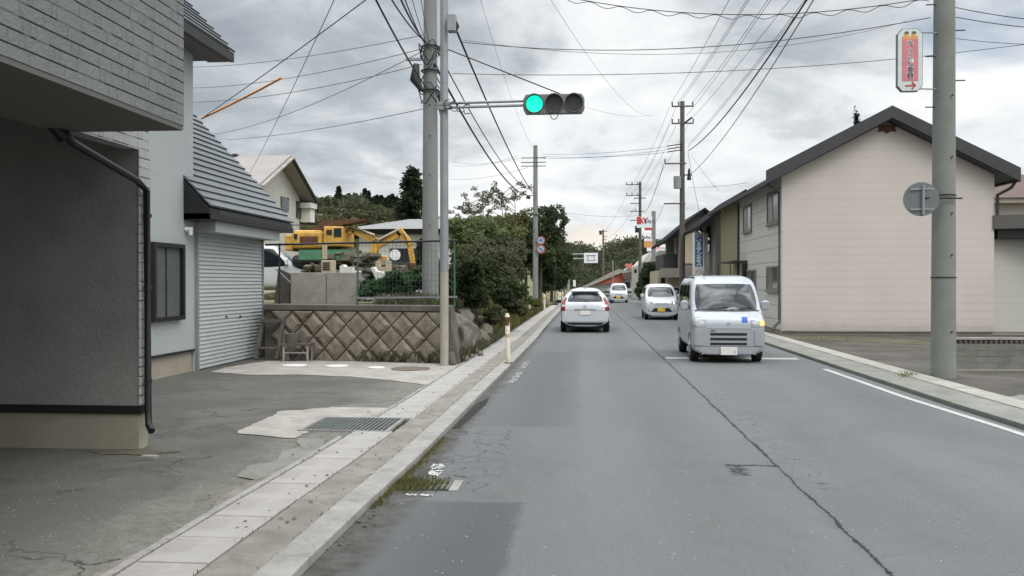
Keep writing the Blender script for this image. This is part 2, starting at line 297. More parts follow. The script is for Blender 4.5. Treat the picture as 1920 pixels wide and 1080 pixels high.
MT = {}
def build_mats():
    MT['road'] = mk_road()
    MT['lot'] = mk_lot('lot_asphalt', (.10, .103, .092), (.165, .158, .137), .6)
    MT['yard'] = mk_lot('yard_gravel', (.075, .066, .054), (.13, .118, .10), .75)
    MT['conc'] = pm('concrete_light', (.345, .32, .29), .85, .22, 2.4, bump=.4, dirt=.7, dirtcol=(.2, .18, .155))
    MT['kerb'] = pm('kerb_concrete', (.30, .29, .272), .85, .18, 2.6, bump=.5, dirt=.75, dirtcol=(.17, .155, .135))
    MT['strip'] = pm('pavement_strip', (.225, .21, .18), .9, .28, 2.4, bump=.5, dirt=.8, dirtcol=(.11, .10, .08))
    MT['cover'] = pm('gutter_cover_concrete', (.35, .332, .315), .85, .14, 1.6, bump=.3, dirt=.6, dirtcol=(.25, .225, .2))
    MT['rslab'] = pm('right_slab', (.205, .208, .18), .9, .22, 1.4, bump=.4, dirt=.75, dirtcol=(.12, .12, .09))
    MT['rkerb'] = pm('right_kerb', (.34, .325, .29), .9, .18, 2.2, bump=.4, dirt=.7, dirtcol=(.2, .18, .15))
    MT['found'] = pm('foundation_concrete', (.33, .295, .235), .9, .12, 1.2, bump=.2, dirt=.3, dirtcol=(.16, .14, .1))
    MT['wallconc'] = pm('retaining_concrete', (.115, .104, .09), .92, .28, 2.0, bump=.5, bscale=30, dirt=.6, dirtcol=(.05, .046, .038))
    MT['blockconc'] = pm('retaining_block', (.25, .212, .17), .92, .45, 3.6, bump=.5, bscale=30, dirt=.6, dirtcol=(.07, .06, .05))
    MT['pole'] = pm('pole_concrete', (.235, .24, .232), .85, .1, 1.0, bump=.15, dirt=.2, dirtcol=(.13, .13, .12))
    MT['poleg'] = pm('pole_mossy', (.215, .225, .205), .88, .14, 1.3, bump=.2, dirt=.4, dirtcol=(.13, .15, .1))
    MT['polebrown'] = pm('pole_dark', (.12, .105, .09), .85, .2, 2)
    MT['steel'] = pm('galvanised_steel', (.30, .31, .325), .5, .12, 3, metal=.35)
    MT['steelbeige'] = pm('painted_steel_beige', (.36, .34, .28), .6, .1, 2, dirt=.3, dirtcol=(.2, .17, .12))
    MT['dark'] = flat('dark_metal', (.018, .018, .019), .45)
    MT['darkplastic'] = flat('black_plastic', (.012, .012, .013), .5)
    MT['rubber'] = flat('tyre_rubber', (.014, .014, .014), .85)
    MT['wire'] = flat('wire_sheath', (.02, .02, .021), .7)
    MT['wire2'] = flat('wire_grey', (.07, .072, .075), .7)
    MT['orange'] = flat('orange_sleeve', (.75, .30, .07), .6)
    MT['white'] = pm('white_paint', (.72, .71, .68), .6, .06, 3, dirt=.25, dirtcol=(.4, .38, .33))
    MT['mark'] = pm('road_marking', (.44, .44, .42), .8, .2, 9, dirt=1.0, dirtcol=(.2, .2, .2))
    MT['markworn'] = pm('road_marking_worn', (.52, .52, .50), .8, .08, 5, dirt=1.0, dirtcol=(.13, .13, .13))
    MT['pink'] = mk_siding('pink_siding', (.60, .545, .495), .25, .25, .12, warm=(.57, .49, .44))
    MT['pinkside'] = mk_siding('cream_siding', (.62, .59, .53), .46, .5, .6)
    MT['olive'] = mk_siding('olive_siding', (.30, .27, .16), .3, .2, .15)
    MT['greywall'] = pm('grey_brown_wall', (.24, .22, .19), .85, .15, 1.0)
    MT['annex'] = mk_siding('annex_siding', (.56, .545, .49), .2, .25, .12)
    MT['roofdark'] = pm('dark_roof_metal', (.045, .047, .05), .5, .2, 1.0)
    MT['blackroof'] = pm('black_roof', (.018, .018, .02), .95, .2, 1.0, spec=.1)
    MT['fascia'] = pm('dark_fascia', (.04, .041, .044), .55, .15, 1.0)
    MT['black'] = flat('black_trim', (.009, .009, .01), .5)
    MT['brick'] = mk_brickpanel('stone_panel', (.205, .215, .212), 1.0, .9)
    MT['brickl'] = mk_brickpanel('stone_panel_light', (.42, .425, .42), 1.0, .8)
    MT['smooth'] = mk_siding('smooth_grey_wall', (.40, .425, .43), .15, .12, .04)
    MT['inner'] = pm('carport_wall', (.245, .245, .23), .85, .22, 1.1, bump=.9, bscale=30)
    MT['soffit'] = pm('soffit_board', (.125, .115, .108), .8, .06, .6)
    MT['shingle'] = pm('slate_shingle', (.125, .14, .15), .55, .16, 2.2)
    MT['shutter'] = pm('shutter_metal', (.40, .435, .43), .45, .05, 1.2)
    MT['glassd'] = flat('dark_glass', (.02, .024, .027), .06)
    MT['glassgrey'] = flat('grey_window_glass', (.11, .12, .12), .15)
    MT['curtain'] = flat('curtain_behind_glass', (.16, .155, .14), .3)
    MT['beige'] = pm('beige_panel', (.46, .40, .28), .8, .06, 1.0)
    MT['roofgrey'] = pm('grey_roof', (.23, .225, .22), .7, .12, 1.5)
    MT['roofpale'] = pm('pale_brown_roof', (.30, .27, .255), .75, .1, 1.5)
    MT['roofbrown'] = pm('brown_roof', (.115, .075, .062), .8, .15, 1.5)
    MT['roofred'] = pm('red_roof', (.42, .10, .06), .7, .15, 1.0)
    MT['roofpink'] = pm('pinkish_roof', (.6, .17, .15), .7, .1, 1.0)
    MT['yellow'] = pm('digger_yellow', (.64, .37, .075), .55, .2, 2.0, dirt=.65, dirtcol=(.16, .10, .04))
    MT['greenpaint'] = pm('green_paint', (.09, .26, .15), .6, .2, 2.0, dirt=.4)
    MT['rust'] = pm('rust', (.12, .055, .028), .9, .3, 8)
    MT['iron'] = pm('cast_iron_cover', (.15, .115, .085), .8, .25, 12, bump=.5)
    MT['grate'] = pm('galvanised_grate', (.16, .175, .165), .6, .2, 6, metal=.3)
    MT['void'] = flat('dark_hole', (.012, .012, .011), .95)
    MT['soil'] = pm('soil_and_weeds', (.105, .09, .06), .95, .35, 1.2, bump=.6, bscale=9, dirt=.6, dirtcol=(.05, .065, .025))
    MT['rock'] = pm('weathered_rock', (.155, .135, .112), .93, .35, 2.5, bump=.8, bscale=7, dirt=.7, dirtcol=(.055, .055, .035))
    MT['grass'] = pm('hill_grass', (.15, .14, .06), .95, .35, .09, dirt=.8, dirtcol=(.045, .06, .02))
    MT['farland'] = pm('far_ground', (.09, .10, .06), .95, .3, .1)
    MT['woodfloor'] = pm('wood_floor', (.045, .06, .032), .95, .3, .1)
    MT['bark'] = pm('bark', (.07, .055, .04), .95, .3, 4)
    MT['leafd'] = mk_leaf('leaf_dark', (.022, .034, .016), (.055, .08, .032), (.08, .10, .04))
    MT['leafm'] = mk_leaf('leaf_mid', (.08, .11, .045), (.18, .22, .09), (.24, .27, .12))
    MT['leafy'] = mk_leaf('leaf_yellowing', (.11, .12, .045), (.21, .22, .085), (.24, .19, .08))
    MT['leafbr'] = mk_leaf('leaf_brownish', (.065, .072, .042), (.13, .14, .075), (.16, .155, .085))
    MT['leafg'] = mk_leaf('leaf_fresh', (.025, .065, .025), (.06, .13, .05), (.08, .17, .06))
    MT['leafolive'] = mk_leaf('leaf_olive', (.075, .078, .035), (.125, .12, .055), (.14, .125, .06))
    MT['conifer'] = mk_leaf('conifer_needle', (.012, .022, .012), (.03, .045, .02), (.04, .055, .025))
    MT['wood'] = mk_leaf('far_wood', (.04, .055, .03), (.085, .10, .05), (.10, .095, .045), nscale=.12)
    MT['dry'] = mk_leaf('dry_grass', (.10, .085, .03), (.2, .17, .07), (.12, .15, .05), nscale=4)
    MT['carwhite'] = mk_paint('car_white', (.56, .58, .61))
    MT['carsilver'] = mk_paint('car_silver_blue', (.385, .41, .44), metal=.25, rough=.35)
    MT['carpearl'] = mk_paint('car_pearl', (.66, .68, .72), metal=.1)
    MT['cardark'] = mk_paint('car_dark', (.03, .035, .045))
    MT['carglass'] = flat('car_glass', (.012, .016, .02), .05)
    MT['chrome'] = flat('chrome', (.5, .51, .53), .2, 1.0)
    MT['lens'] = flat('clear_lens', (.42, .44, .46), .12, .5)
    MT['redlens'] = flat('red_lens', (.20, .008, .016), .15)
    MT['amber'] = flat('lit_indicator', (1.0, .26, .07), .3, emit=3.0)
    MT['plate'] = flat('number_plate_white', (.78, .72, .70), .5)
    MT['platey'] = flat('number_plate_yellow', (.80, .53, .06), .5)
    MT['ink'] = flat('dark_green_ink', (.05, .12, .08), .6)
    MT['inkgrey'] = flat('grey_ink', (.14, .13, .15), .6)
    MT['bluemark'] = flat('blue_badge', (.03, .13, .55), .5)
    MT['signwhite'] = flat('sign_white', (.62, .68, .66), .5)
    MT['signpink'] = flat('sign_pink', (.62, .20, .22), .5)
    MT['signorange'] = flat('sign_orange', (.70, .33, .12), .5)
    MT['signred'] = flat('sign_red', (.55, .06, .05), .5)
    MT['fadedred'] = flat('faded_red_rim', (.30, .10, .085), .6); MT['signfaded'] = flat('faded_sign_face', (.42, .42, .50), .6)
    MT['signblue'] = flat('sign_blue', (.045, .14, .38), .5)
    MT['signlett'] = flat('sign_letter_white', (.82, .84, .86), .5)
    MT['signgrey'] = pm('sign_back_grey', (.16, .18, .18), .5, .12, 6, metal=.2)
    MT['lamp'] = flat('signal_housing', (.17, .175, .17), .5)
    MT['lampdark'] = flat('unlit_lens', (.035, .037, .036), .35)
    MT['bollard'] = pm('bollard_paint', (.70, .64, .52), .7, .08, 6, dirt=.5, dirtcol=(.35, .18, .1))
    MT['signalgreen'] = NB('lit_green_lens').m
    t = MT['signalgreen'].node_tree; bs = t.nodes['Principled BSDF']
    bs.inputs['Base Color'].default_value = (0, .2, .15, 1); bs.inputs['Emission Color'].default_value = (0.0, .92, .62, 1); bs.inputs['Emission Strength'].default_value = 1.0
build_mats()
for g_ in ('carglass', 'glassd'):
    b_ = MT[g_].node_tree.nodes['Principled BSDF']; b_.inputs['Specular IOR Level'].default_value = .62; b_.inputs['Roughness'].default_value = .02

# ------------------------------------------------------------ mesh helpers
class MB:
    def __init__(s): s.v = []; s.f = []; s.sm = []
    def add(s, vs, fs, smooth=False):
        o = len(s.v); s.v += [tuple(v) for v in vs]
        s.f += [tuple(i + o for i in f) for f in fs]; s.sm += [smooth] * len(fs)
        return s
    def box(s, x0, x1, y0, y1, z0, z1):
        x0, x1 = min(x0, x1), max(x0, x1); y0, y1 = min(y0, y1), max(y0, y1); z0, z1 = min(z0, z1), max(z0, z1)
        v = [(x0, y0, z0), (x1, y0, z0), (x1, y1, z0), (x0, y1, z0), (x0, y0, z1), (x1, y0, z1), (x1, y1, z1), (x0, y1, z1)]
        return s.add(v, [(0, 3, 2, 1), (4, 5, 6, 7), (0, 1, 5, 4), (1, 2, 6, 5), (2, 3, 7, 6), (3, 0, 4, 7)])
    def hexa(s, v): return s.add(v, [(0, 3, 2, 1), (4, 5, 6, 7), (0, 1, 5, 4), (1, 2, 6, 5), (2, 3, 7, 6), (3, 0, 4, 7)])
    def bar(s, a, b, w, h, up=(0, 0, 1)):
        a = Vector(a); b = Vector(b); d = (b - a).normalized(); up = Vector(up)
        if abs(d.dot(up)) > .98: up = Vector((1, 0, 0))
        sx = d.cross(up).normalized() * w / 2; sz = sx.cross(d).normalized() * h / 2
        v = [a - sx - sz, a + sx - sz, b + sx - sz, b - sx - sz, a - sx + sz, a + sx + sz, b + sx + sz, b - sx + sz]
        return s.hexa(v)
    def tube(s, pts, r, n=8, caps=True):
        pts = [Vector(p) for p in pts]; k = len(pts)
        rs = r if isinstance(r, (list, tuple)) else [r] * k
        ref = None; vs = []
        for i, p in enumerate(pts):
            d = (pts[min(i + 1, k - 1)] - pts[max(i - 1, 0)])
            if d.length < 1e-9: d = Vector((0, 0, 1))
            d.normalize()
            if ref is None: ref = Vector((0, 0, 1)) if abs(d.z) < .9 else Vector((1, 0, 0))
            u = d.cross(ref); 
            if u.length < 1e-4: u = d.cross(Vector((0, 1, 0)))
            u.normalize(); v = u.cross(d).normalized()
            for j in range(n):
                a = 2 * math.pi * j / n
                vs.append(p + (u * math.cos(a) + v * math.sin(a)) * rs[i])
        fs = [(i * n + j, i * n + (j + 1) % n, (i + 1) * n + (j + 1) % n, (i + 1) * n + j) for i in range(k - 1) for j in range(n)]
        s.add(vs, fs, True)
        if caps: s.add(vs[:n], [tuple(range(n))[::-1]]); s.add(vs[-n:], [tuple(range(n))])
        return s
    def disc(s, c, r, axis, th, n=24):
        c = Vector(c); a = Vector(axis).normalized()
        return s.tube([c - a * th / 2, c + a * th / 2], r, n)
    def prism(s, poly, axis, a, b):
        """poly: 2D outline; axis 'x','y','z' = extrusion axis, from a to b"""
        def P(p, t): return {'x': (t, p[0], p[1]), 'y': (p[0], t, p[1]), 'z': (p[0], p[1], t)}[axis]
        n = len(poly); v = [P(p, a) for p in poly] + [P(p, b) for p in poly]
        fs = [tuple(range(n))[::-1], tuple(range(n, 2 * n))] + [(i, (i + 1) % n, (i + 1) % n + n, i + n) for i in range(n)]
        return s.add(v, fs)
    def quad(s, *p): return s.add(p, [tuple(range(len(p)))])
    def mesh(s, name, mat, fixn=True):
        me = bpy.data.meshes.new(name); me.from_pydata(s.v, [], s.f); me.update()
        me.polygons.foreach_set('use_smooth', s.sm)
        if fixn and len(s.f) < 20000:
            bm = bmesh.new(); bm.from_mesh(me); bmesh.ops.recalc_face_normals(bm, faces=bm.faces); bm.to_mesh(me); bm.free()
        me.materials.append(MT[mat] if isinstance(mat, str) else mat); return me
    def build(s, name, mat, parent=None, fixn=True, bevel=0, label=None):
        return link(name, s.mesh(name, mat, fixn), parent, bevel, label)

def link(name, me, parent=None, bevel=0, label=None):
    o = bpy.data.objects.new(name, me); COL.objects.link(o)
    if parent is not None:
        o.parent = parent
        if parent.type == 'EMPTY' and not parent.get('_local'):
            o.location = -Vector(parent.location)
    if bevel:
        m = o.modifiers.new('bevel', 'BEVEL'); m.width = bevel; m.segments = 2; m.limit_method = 'ANGLE'
    if label: o['label'] = label
    return o
def tag(o, label, cat, group=None, kind=None):
    o['label'] = label
    if cat: o['category'] = cat
    if group: o['group'] = group
    if kind: o['kind'] = kind
    return o
def thing(name, label, cat, loc, group=None, local=False):
    """children of a local thing are modelled round its own origin, otherwise in world coordinates"""
    o = bpy.data.objects.new(name, None); COL.objects.link(o); o.location = loc; o.empty_display_size = .3
    if local: o['_local'] = True
    return tag(o, label, cat, group)
def struct(o, label=None):
    o['kind'] = 'structure'
    if label: o['label'] = label
    return o
def dup(root, loc, rz=None, label=None, group=None):
    r = root.copy(); COL.objects.link(r); r.location = loc
    if rz is not None: r.rotation_euler = (0, 0, rz)
    if label: r['label'] = label
    if group: r['group'] = group
    def rec(a, b):
        for ch in [c for c in COL.objects if c.parent == a]:
            c = ch.copy(); COL.objects.link(c); c.parent = b; rec(ch, c)
    rec(root, r); return r

def text_mb(mb, body, size, origin, right, up, depth=.004, align='CENTER', bold=0.0, sx=1.0):
    cu = bpy.data.curves.new('txt', 'FONT'); cu.body = body; cu.size = size; cu.align_x = align; cu.align_y = 'CENTER'; cu.offset = bold
    cu.resolution_u = 2
    ob = bpy.data.objects.new('txt', cu); COL.objects.link(ob)
    dg = bpy.context.evaluated_depsgraph_get(); dg.update()
    me = bpy.data.meshes.new_from_object(ob.evaluated_get(dg))
    right = Vector(right).normalized(); up = Vector(up).normalized(); o = Vector(origin)
    mb.add([o + right * v.co.x * sx + up * v.co.y for v in me.vertices], [tuple(p.vertices) for p in me.polygons])
    bpy.data.objects.remove(ob); bpy.data.curves.remove(cu); bpy.data.meshes.remove(me)
    return mb

# foliage ------------------------------------------------------
def leaf_mesh(name, blobs, mat, size, seed=0, gap=.35, flat_=.0):
    """blobs: (cx,cy,cz, rx,ry,rz, n). small quads spread through uneven ellipsoids"""
    rng = np.random.default_rng(seed); P = []; size = size * .8
    for (cx, cy, cz, rx, ry, rz, n) in blobs:
        n = int(n * 2.4)
        d = rng.normal(size=(n, 3)); d /= np.linalg.norm(d, axis=1)[:, None]
        r = rng.uniform(.35, 1.0, n) ** .6
        # lumpy outline
        ph = rng.uniform(0, 6.28, 6)
        lump = 1 + .16 * np.sin(d[:, 0] * 5 + ph[0]) * np.sin(d[:, 1] * 5 + ph[1]) + .13 * np.sin(d[:, 2] * 7 + ph[2]) + .12 * np.sin(d[:, 0] * 11 + ph[3]) * np.sin(d[:, 2] * 10 + ph[4])
        p = d * (r * lump)[:, None] * np.array([rx, ry, rz]) + np.array([cx, cy, cz])
        k = 2.2 / max(rx, .2)
        g = np.sin(p[:, 0] * k * 2.1 + ph[0]) + np.sin(p[:, 1] * k * 1.9 + ph[1]) + np.sin(p[:, 2] * k * 2.4 + ph[2]) + .6 * np.sin(p[:, 0] * k * 5 + p[:, 2] * k * 4 + ph[5])
        keep = g > np.quantile(g, gap)
        P.append(p[keep])
    P = np.concatenate(P); n = len(P)
    a = rng.normal(size=(n, 3)); a /= np.linalg.norm(a, axis=1)[:, None]
    if flat_: a[:, 2] *= (1 - flat_)
    b = rng.normal(size=(n, 3)); b -= (b * a).sum(1)[:, None] * a; b /= np.linalg.norm(b, axis=1)[:, None]
    s = size * rng.uniform(.6, 1.4, n)[:, None]
    a = a * s; b = b * s * .55
    V = np.stack([P - a, P + b, P + a, P - b], 1).reshape(-1, 3)
    return np_mesh(name, V, mat)
def np_mesh(name, V, mat):
    n = len(V) // 4
    me = bpy.data.meshes.new(name); me.vertices.add(n * 4); me.vertices.foreach_set('co', V.astype(np.float32).ravel())
    me.loops.add(n * 4); me.loops.foreach_set('vertex_index', np.arange(n * 4, dtype=np.int32))
    me.polygons.add(n); me.polygons.foreach_set('loop_start', np.arange(0, n * 4, 4, dtype=np.int32))
    me.polygons.foreach_set('loop_total', np.full(n, 4, dtype=np.int32))
    me.update(calc_edges=True); me.validate(); me.materials.append(MT[mat]); return me

# ============================================================ GROUND, ROAD, PAVEMENT
LE = [(-25, -1.62), (5, -1.585), (6.3, -1.565), (8, -1.515), (10.5, -1.49), (13, -1.47), (17.2, -1.42), (24.7, -1.36), (40, -1.36), (63, -1.30), (80, -1.1), (95, -.1), (110, 2.2), (125, 6), (150, 15)]
RE = [(-25, 4.98), (8, 4.94), (12, 4.83), (18, 4.80), (30, 4.80), (60, 4.86), (70, 5.0), (80, 5.5), (95, 7.5), (110, 10.5), (125, 15), (150, 26)]
def interp(tab, y):
    for (a, u), (b, v) in zip(tab, tab[1:]):
        if a <= y <= b: return u + (v - u) * (y - a) / (b - a)
    return tab[-1][1] if y > tab[-1][0] else tab[0][1]
def E_(y): return interp(LE, y)
def Rr(y): return interp(RE, y)
YS = [-25, -10, 0, 3, 5, 6.3, 8, 9, 10.5, 12, 13, 15, 17.2, 20, 24.7, 30, 35, 40, 50, 60, 63, 70, 80, 87, 95, 102, 110, 117, 125, 150]
def ribbon(fa, fb, z, ys=YS, th=None):
    mb = MB(); 
    for a, b in zip(ys, ys[1:]):
        if th is None: mb.quad((fa(a), a, z), (fb(a), a, z), (fb(b), b, z), (fa(b), b, z))
        else: mb.hexa([(fa(a), a, z - th), (fb(a), a, z - th), (fb(b), b, z - th), (fa(b), b, z - th), (fa(a), a, z), (fb(a), a, z), (fb(b), b, z), (fa(b), b, z)])
    return mb
struct(MB().quad((-700, -300, -.06), (700, -300, -.06), (700, 1200, -.06), (-700, 1200, -.06)).build('ground', 'farland'), 'dull green and brown earth around the road')
struct(ribbon(lambda y: E_(y) - .03, lambda y: Rr(y) + .03, 0).build('road', 'road'), 'grey worn asphalt road with a long seam crack')
LZ = .045
YL = [y for y in YS if y <= 117]
struct(ribbon(lambda y: E_(y) - .215, lambda y: E_(y), LZ + .015, YL, .14).build('kerb', 'kerb', bevel=.012), 'pale low concrete kerb on the left of the road')
struct(ribbon(lambda y: E_(y) - .53, lambda y: E_(y) - .217, LZ, YL, .1).build('pavement', 'strip'), 'dirty brown strip between kerb and gutter covers')
# gutter covers: separate slabs -------------------------------------------
rnd = random.Random(5)
gy = .85; proto = None; GOFF = -.545; GW = .42
k = 0
while gy < 62:
    ln = .495 if gy < 40 else 1.99
    if 9.3 < gy < 10.2: gy = 10.255
    near = gy < 9
    x1 = E_(gy) + GOFF - (0 if near else -.03); x0 = x1 - GW
    sk_ = (E_(gy + ln) - E_(gy))
    me_ = MB().hexa([(x0, .004, -.08), (x1, .004, -.08), (x1 + sk_, ln - .004, -.08), (x0 + sk_, ln - .004, -.08), (x0, .004, 0), (x1, .004, 0), (x1 + sk_, ln - .004, 0), (x0 + sk_, ln - .004, 0)])
    o = me_.build('gutter_cover', 'cover', bevel=.006); o.location = (0, gy, LZ + .006 + rnd.uniform(-.003, .003))
    for v in o.data.vertices: v.co.y += 0
    tag(o, 'pale rectangular concrete gutter cover in the row along the kerb', 'gutter cover', 'concrete gutter covers in a row')
    gy += ln + .005; k += 1
struct(ribbon(lambda y: E_(y) - 1.045, lambda y: E_(y) - .985, LZ + .004, [y for y in YL if y < 9] + [9.0], .1).build('gutter_edge', 'kerb'), 'narrow concrete lip beside the gutter covers')
struct(ribbon(lambda y: E_(y) - 1.0, lambda y: E_(y) - .955, LZ + .004, [10.3, 12, 13, 15, 17.2, 20, 24.7, 30, 40, 50, 63], .1).build('gutter_edge', 'kerb'), 'narrow concrete lip beyond the steel grating')
struct(ribbon(lambda y: E_(y) - 1.05, lambda y: E_(y) - .5, LZ - .03, YL, .02).build('gutter_bed', 'void'), 'dark joint under the gutter covers')
# parking lot on the left
struct(MB().quad((-40, -25, LZ - .012), (-2.45, -25, LZ - .012), (-2.36, 19, LZ - .012), (-40, 19, LZ - .012)).build('parking_lot', 'lot'), 'grey-green asphalt forecourt of the house')
def gp(px, py, z): 
    p = at(px, py, z=z); return (p.x, p.y, z)
def patch_px(pts, z, mat, name, label):
    mb = MB(); vs = [Vector(gp(a, b, z)) for a, b in pts]; rg_ = random.Random(len(pts) * 7 + int(pts[0][0])); out_ = []
    for p_, q_ in zip(vs, vs[1:] + vs[:1]):
        k_ = max(1, int((q_ - p_).length / .07)); nr = Vector((p_.y - q_.y, q_.x - p_.x, 0)).normalized(); off_ = 0
        for i_ in range(k_):
            off_ = off_ * .7 + rg_.gauss(0, .012) if i_ else 0
            out_.append(p_.lerp(q_, i_ / k_) + nr * off_ * 1.3)
    mb.quad(*out_); return struct(mb.build(name, mat), label)
patch_px([(445, 812), (492, 788), (530, 770), (622, 763), (758, 765), (722, 781), (660, 797), (598, 797), (552, 821), (500, 817)], LZ - .004, 'conc', 'concrete_apron', 'cracked pale concrete apron at the steel grating')
patch_px([(395, 697), (430, 688), (500, 677), (600, 676), (840, 682), (880, 686), (800, 722), (740, 714), (660, 706), (560, 702), (480, 703)], LZ - .006, 'conc', 'concrete_path', 'pale concrete strip at the foot of the block wall')
patch_px([(205, 1080), (330, 1020), (470, 940), (560, 880), (600, 850), (555, 845), (500, 880), (400, 950), (300, 1010), (170, 1080)], LZ - .006, 'strip', 'worn_edge', 'worn earthy edge of the forecourt beside the gutter')
patch_px([(445, 893), (470, 872), (510, 866), (530, 845), (560, 838), (552, 822), (612, 824), (608, 846), (560, 868), (520, 880), (480, 900)], LZ - .003, 'rslab', 'broken_edge', 'broken patch of old concrete near the grating')
# steel grating over the gutter
gr = thing('steel_grating', 'wide steel grating with parallel bars across the gutter', 'grating', (-2.6, 9.8, LZ))
MB().box(-3.05, -2.13, 9.35, 10.22, LZ - .012, LZ - .002).build('pit', 'void', gr)
m = MB()
for i in range(19):
    x = -3.03 + i * .0494; m.box(x, x + .02, 9.36, 10.21, LZ - .005, LZ + .012)
m.build('bar_set', 'grate', gr)
m = MB(); m.box(-3.09, -3.05, 9.32, 10.25, LZ - .02, LZ + .010); m.box(-2.13, -2.09, 9.32, 10.25, LZ - .02, LZ + .010)
m.box(-3.05, -2.13, 9.32, 9.35, LZ - .02, LZ + .010); m.box(-3.05, -2.13, 10.22, 10.25, LZ - .02, LZ + .010); m.build('frame', 'kerb', gr)
# small grate in the road at the kerb
p = at(806, 912, z=0)
gx, gyy = p.x, p.y
sg = thing('drain_grate', 'small road drain grate choked with dry weeds', 'drain', (gx, gyy, 0))
MB().box(gx - .24, gx + .17, gyy - .14, gyy + .17, -.05, .004).build('pit', 'void', sg)
m = MB()
for i in range(9): m.box(gx - .22 + i * .046, gx - .20 + i * .046, gyy - .13, gyy + .16, .0, .014)
m.box(gx - .24, gx + .17, gyy - .01, gyy + .01, .0, .012); m.build('bar_set', 'grate', sg)
MB().box(gx + .175, gx + .25, gyy - .16, gyy + .19, -.03, .012).build('rim', 'kerb', sg)
# the hole where asphalt has broken away along the kerb
m = MB(); pts = [(846, 805), (873, 777), (893, 757), (918, 745), (912, 757), (893, 775), (880, 786), (862, 802)]
m.quad(*[gp(a, b, .004) for a, b in pts]); struct(m.build('broken_asphalt', 'void'), 'black gap where asphalt has broken away at the kerb')
# markings
m = MB()
def strip_px(m, a, b, w, z=.005):
    A = Vector(gp(*a, z)); B = Vector(gp(*b, z)); d = (B - A).normalized(); s = Vector((d.y, -d.x, 0)) * w / 2
    m.quad(A - s, A + s, B + s, B - s)
m = MB()
for a, b in zip(YS[1:], YS[2:]):
    if b <= 18.2 or True:
        if a >= 17.2: break
        b2 = min(b, 17.3)
        u0, u1 = interp([(-25, 4.80), (9.5, 4.78), (13, 4.60), (20, 4.56)], a), interp([(-25, 4.80), (9.5, 4.78), (13, 4.60), (20, 4.56)], b2); m.quad((u0 - .05, a, .005), (u0 + .055, a, .005), (u1 + .055, b2, .005), (u1 - .05, b2, .005))
struct(m.build('edge_line', 'mark'), 'white edge line on the right of the road')
m = MB(); y0 = 19.25; m.quad((1.70 + .1, y0, .005), (4.62, y0, .005), (4.62, y0 + .38, .005), (1.8, y0 + .38, .005))
struct(m.build('stop_line', 'mark'), 'white stop line across the right lane')
m = MB()
rgw = random.Random(4)
def frag(m, cx, cy, hw, hl, n, skew=0):
    for _ in range(n):
        u, v = rgw.uniform(-1, 1), rgw.uniform(-1, 1); x = cx + u * hw + skew * v; y = cy + v * hl; r_ = rgw.uniform(.006, .02)
        k_ = rgw.randint(5, 7); m.quad(*[(x + math.cos(6.283 * q / k_) * r_ * rgw.uniform(.6, 1.2), y + math.sin(6.283 * q / k_) * r_ * 1.5 * rgw.uniform(.6, 1.2), .005 + rgw.uniform(0, .0015)) for q in range(k_)])
for (a, b, n_) in (((958, 717), (976, 697), 120), ((979, 690), (990, 677), 90), ((814, 893), (822, 870), 75)):
    A = gp(*a, .005); B = gp(*b, .005); frag(m, (A[0] + B[0]) / 2, (A[1] + B[1]) / 2, .055, abs(B[1] - A[1]) / 2, n_, (B[0] - A[0]) / 2)
A = gp(786, 927.5, .005); frag(m, A[0], A[1], .10, .02, 40)
struct(m.build('worn_line', 'markworn'), 'worn remains of the white edge line on the left')
# right-hand slab and kerb
RZ = .06
struct(ribbon(lambda y: Rr(y) + .06, lambda y: Rr(y) + .66, RZ, [y for y in YS if y <= 110], .12).build('pavement', 'rslab', bevel=.01), 'greenish grey concrete slab beside the right lane')
struct(ribbon(lambda y: Rr(y) + .665, lambda y: Rr(y) + 1.04, RZ + .012, [y for y in YS if y <= 110], .12).build('kerb', 'rkerb', bevel=.01), 'pale concrete edging behind the right slab')
struct(MB().quad((6.0, -25, .03), (60, -25, .03), (60, 120, .03), (6.0, 66, .03)).build('yard', 'yard'), 'brown gravel yard beside the pink building')
patch_px([(1850, 748), (1920, 740), (1960, 745), (1960, 775), (1920, 768)], .036, 'rslab', 'concrete_patch', 'pale concrete patch in the right yard')
patch_px([(1440, 628), (1600, 631), (1760, 640), (1760, 648), (1600, 640), (1480, 636)], .036, 'soil', 'bare_soil', 'strip of reddish soil along the pink wall')
# manhole and valve lids
def lid(px, py, r, name, mat, label, cat, z=LZ + .002):
    p = at(px, py, z=z); return tag(MB().disc((p.x, p.y, z), r, (0, 0, 1), .012, 28).build(name, mat), label, cat)
lid(770, 691, .36, 'manhole_cover', 'iron', 'round rusty manhole cover near the signal pole', 'manhole cover')
lid(632, 686, .22, 'valve_cover', 'white', 'pale round lid in the concrete, middle of three', 'valve cover')
lid(552, 685, .24, 'valve_cover', 'white', 'pale round lid nearest the garage shutter', 'valve cover')
lid(706, 689, .16, 'valve_cover', 'white', 'smallest pale lid, nearest the rusty manhole', 'valve cover')

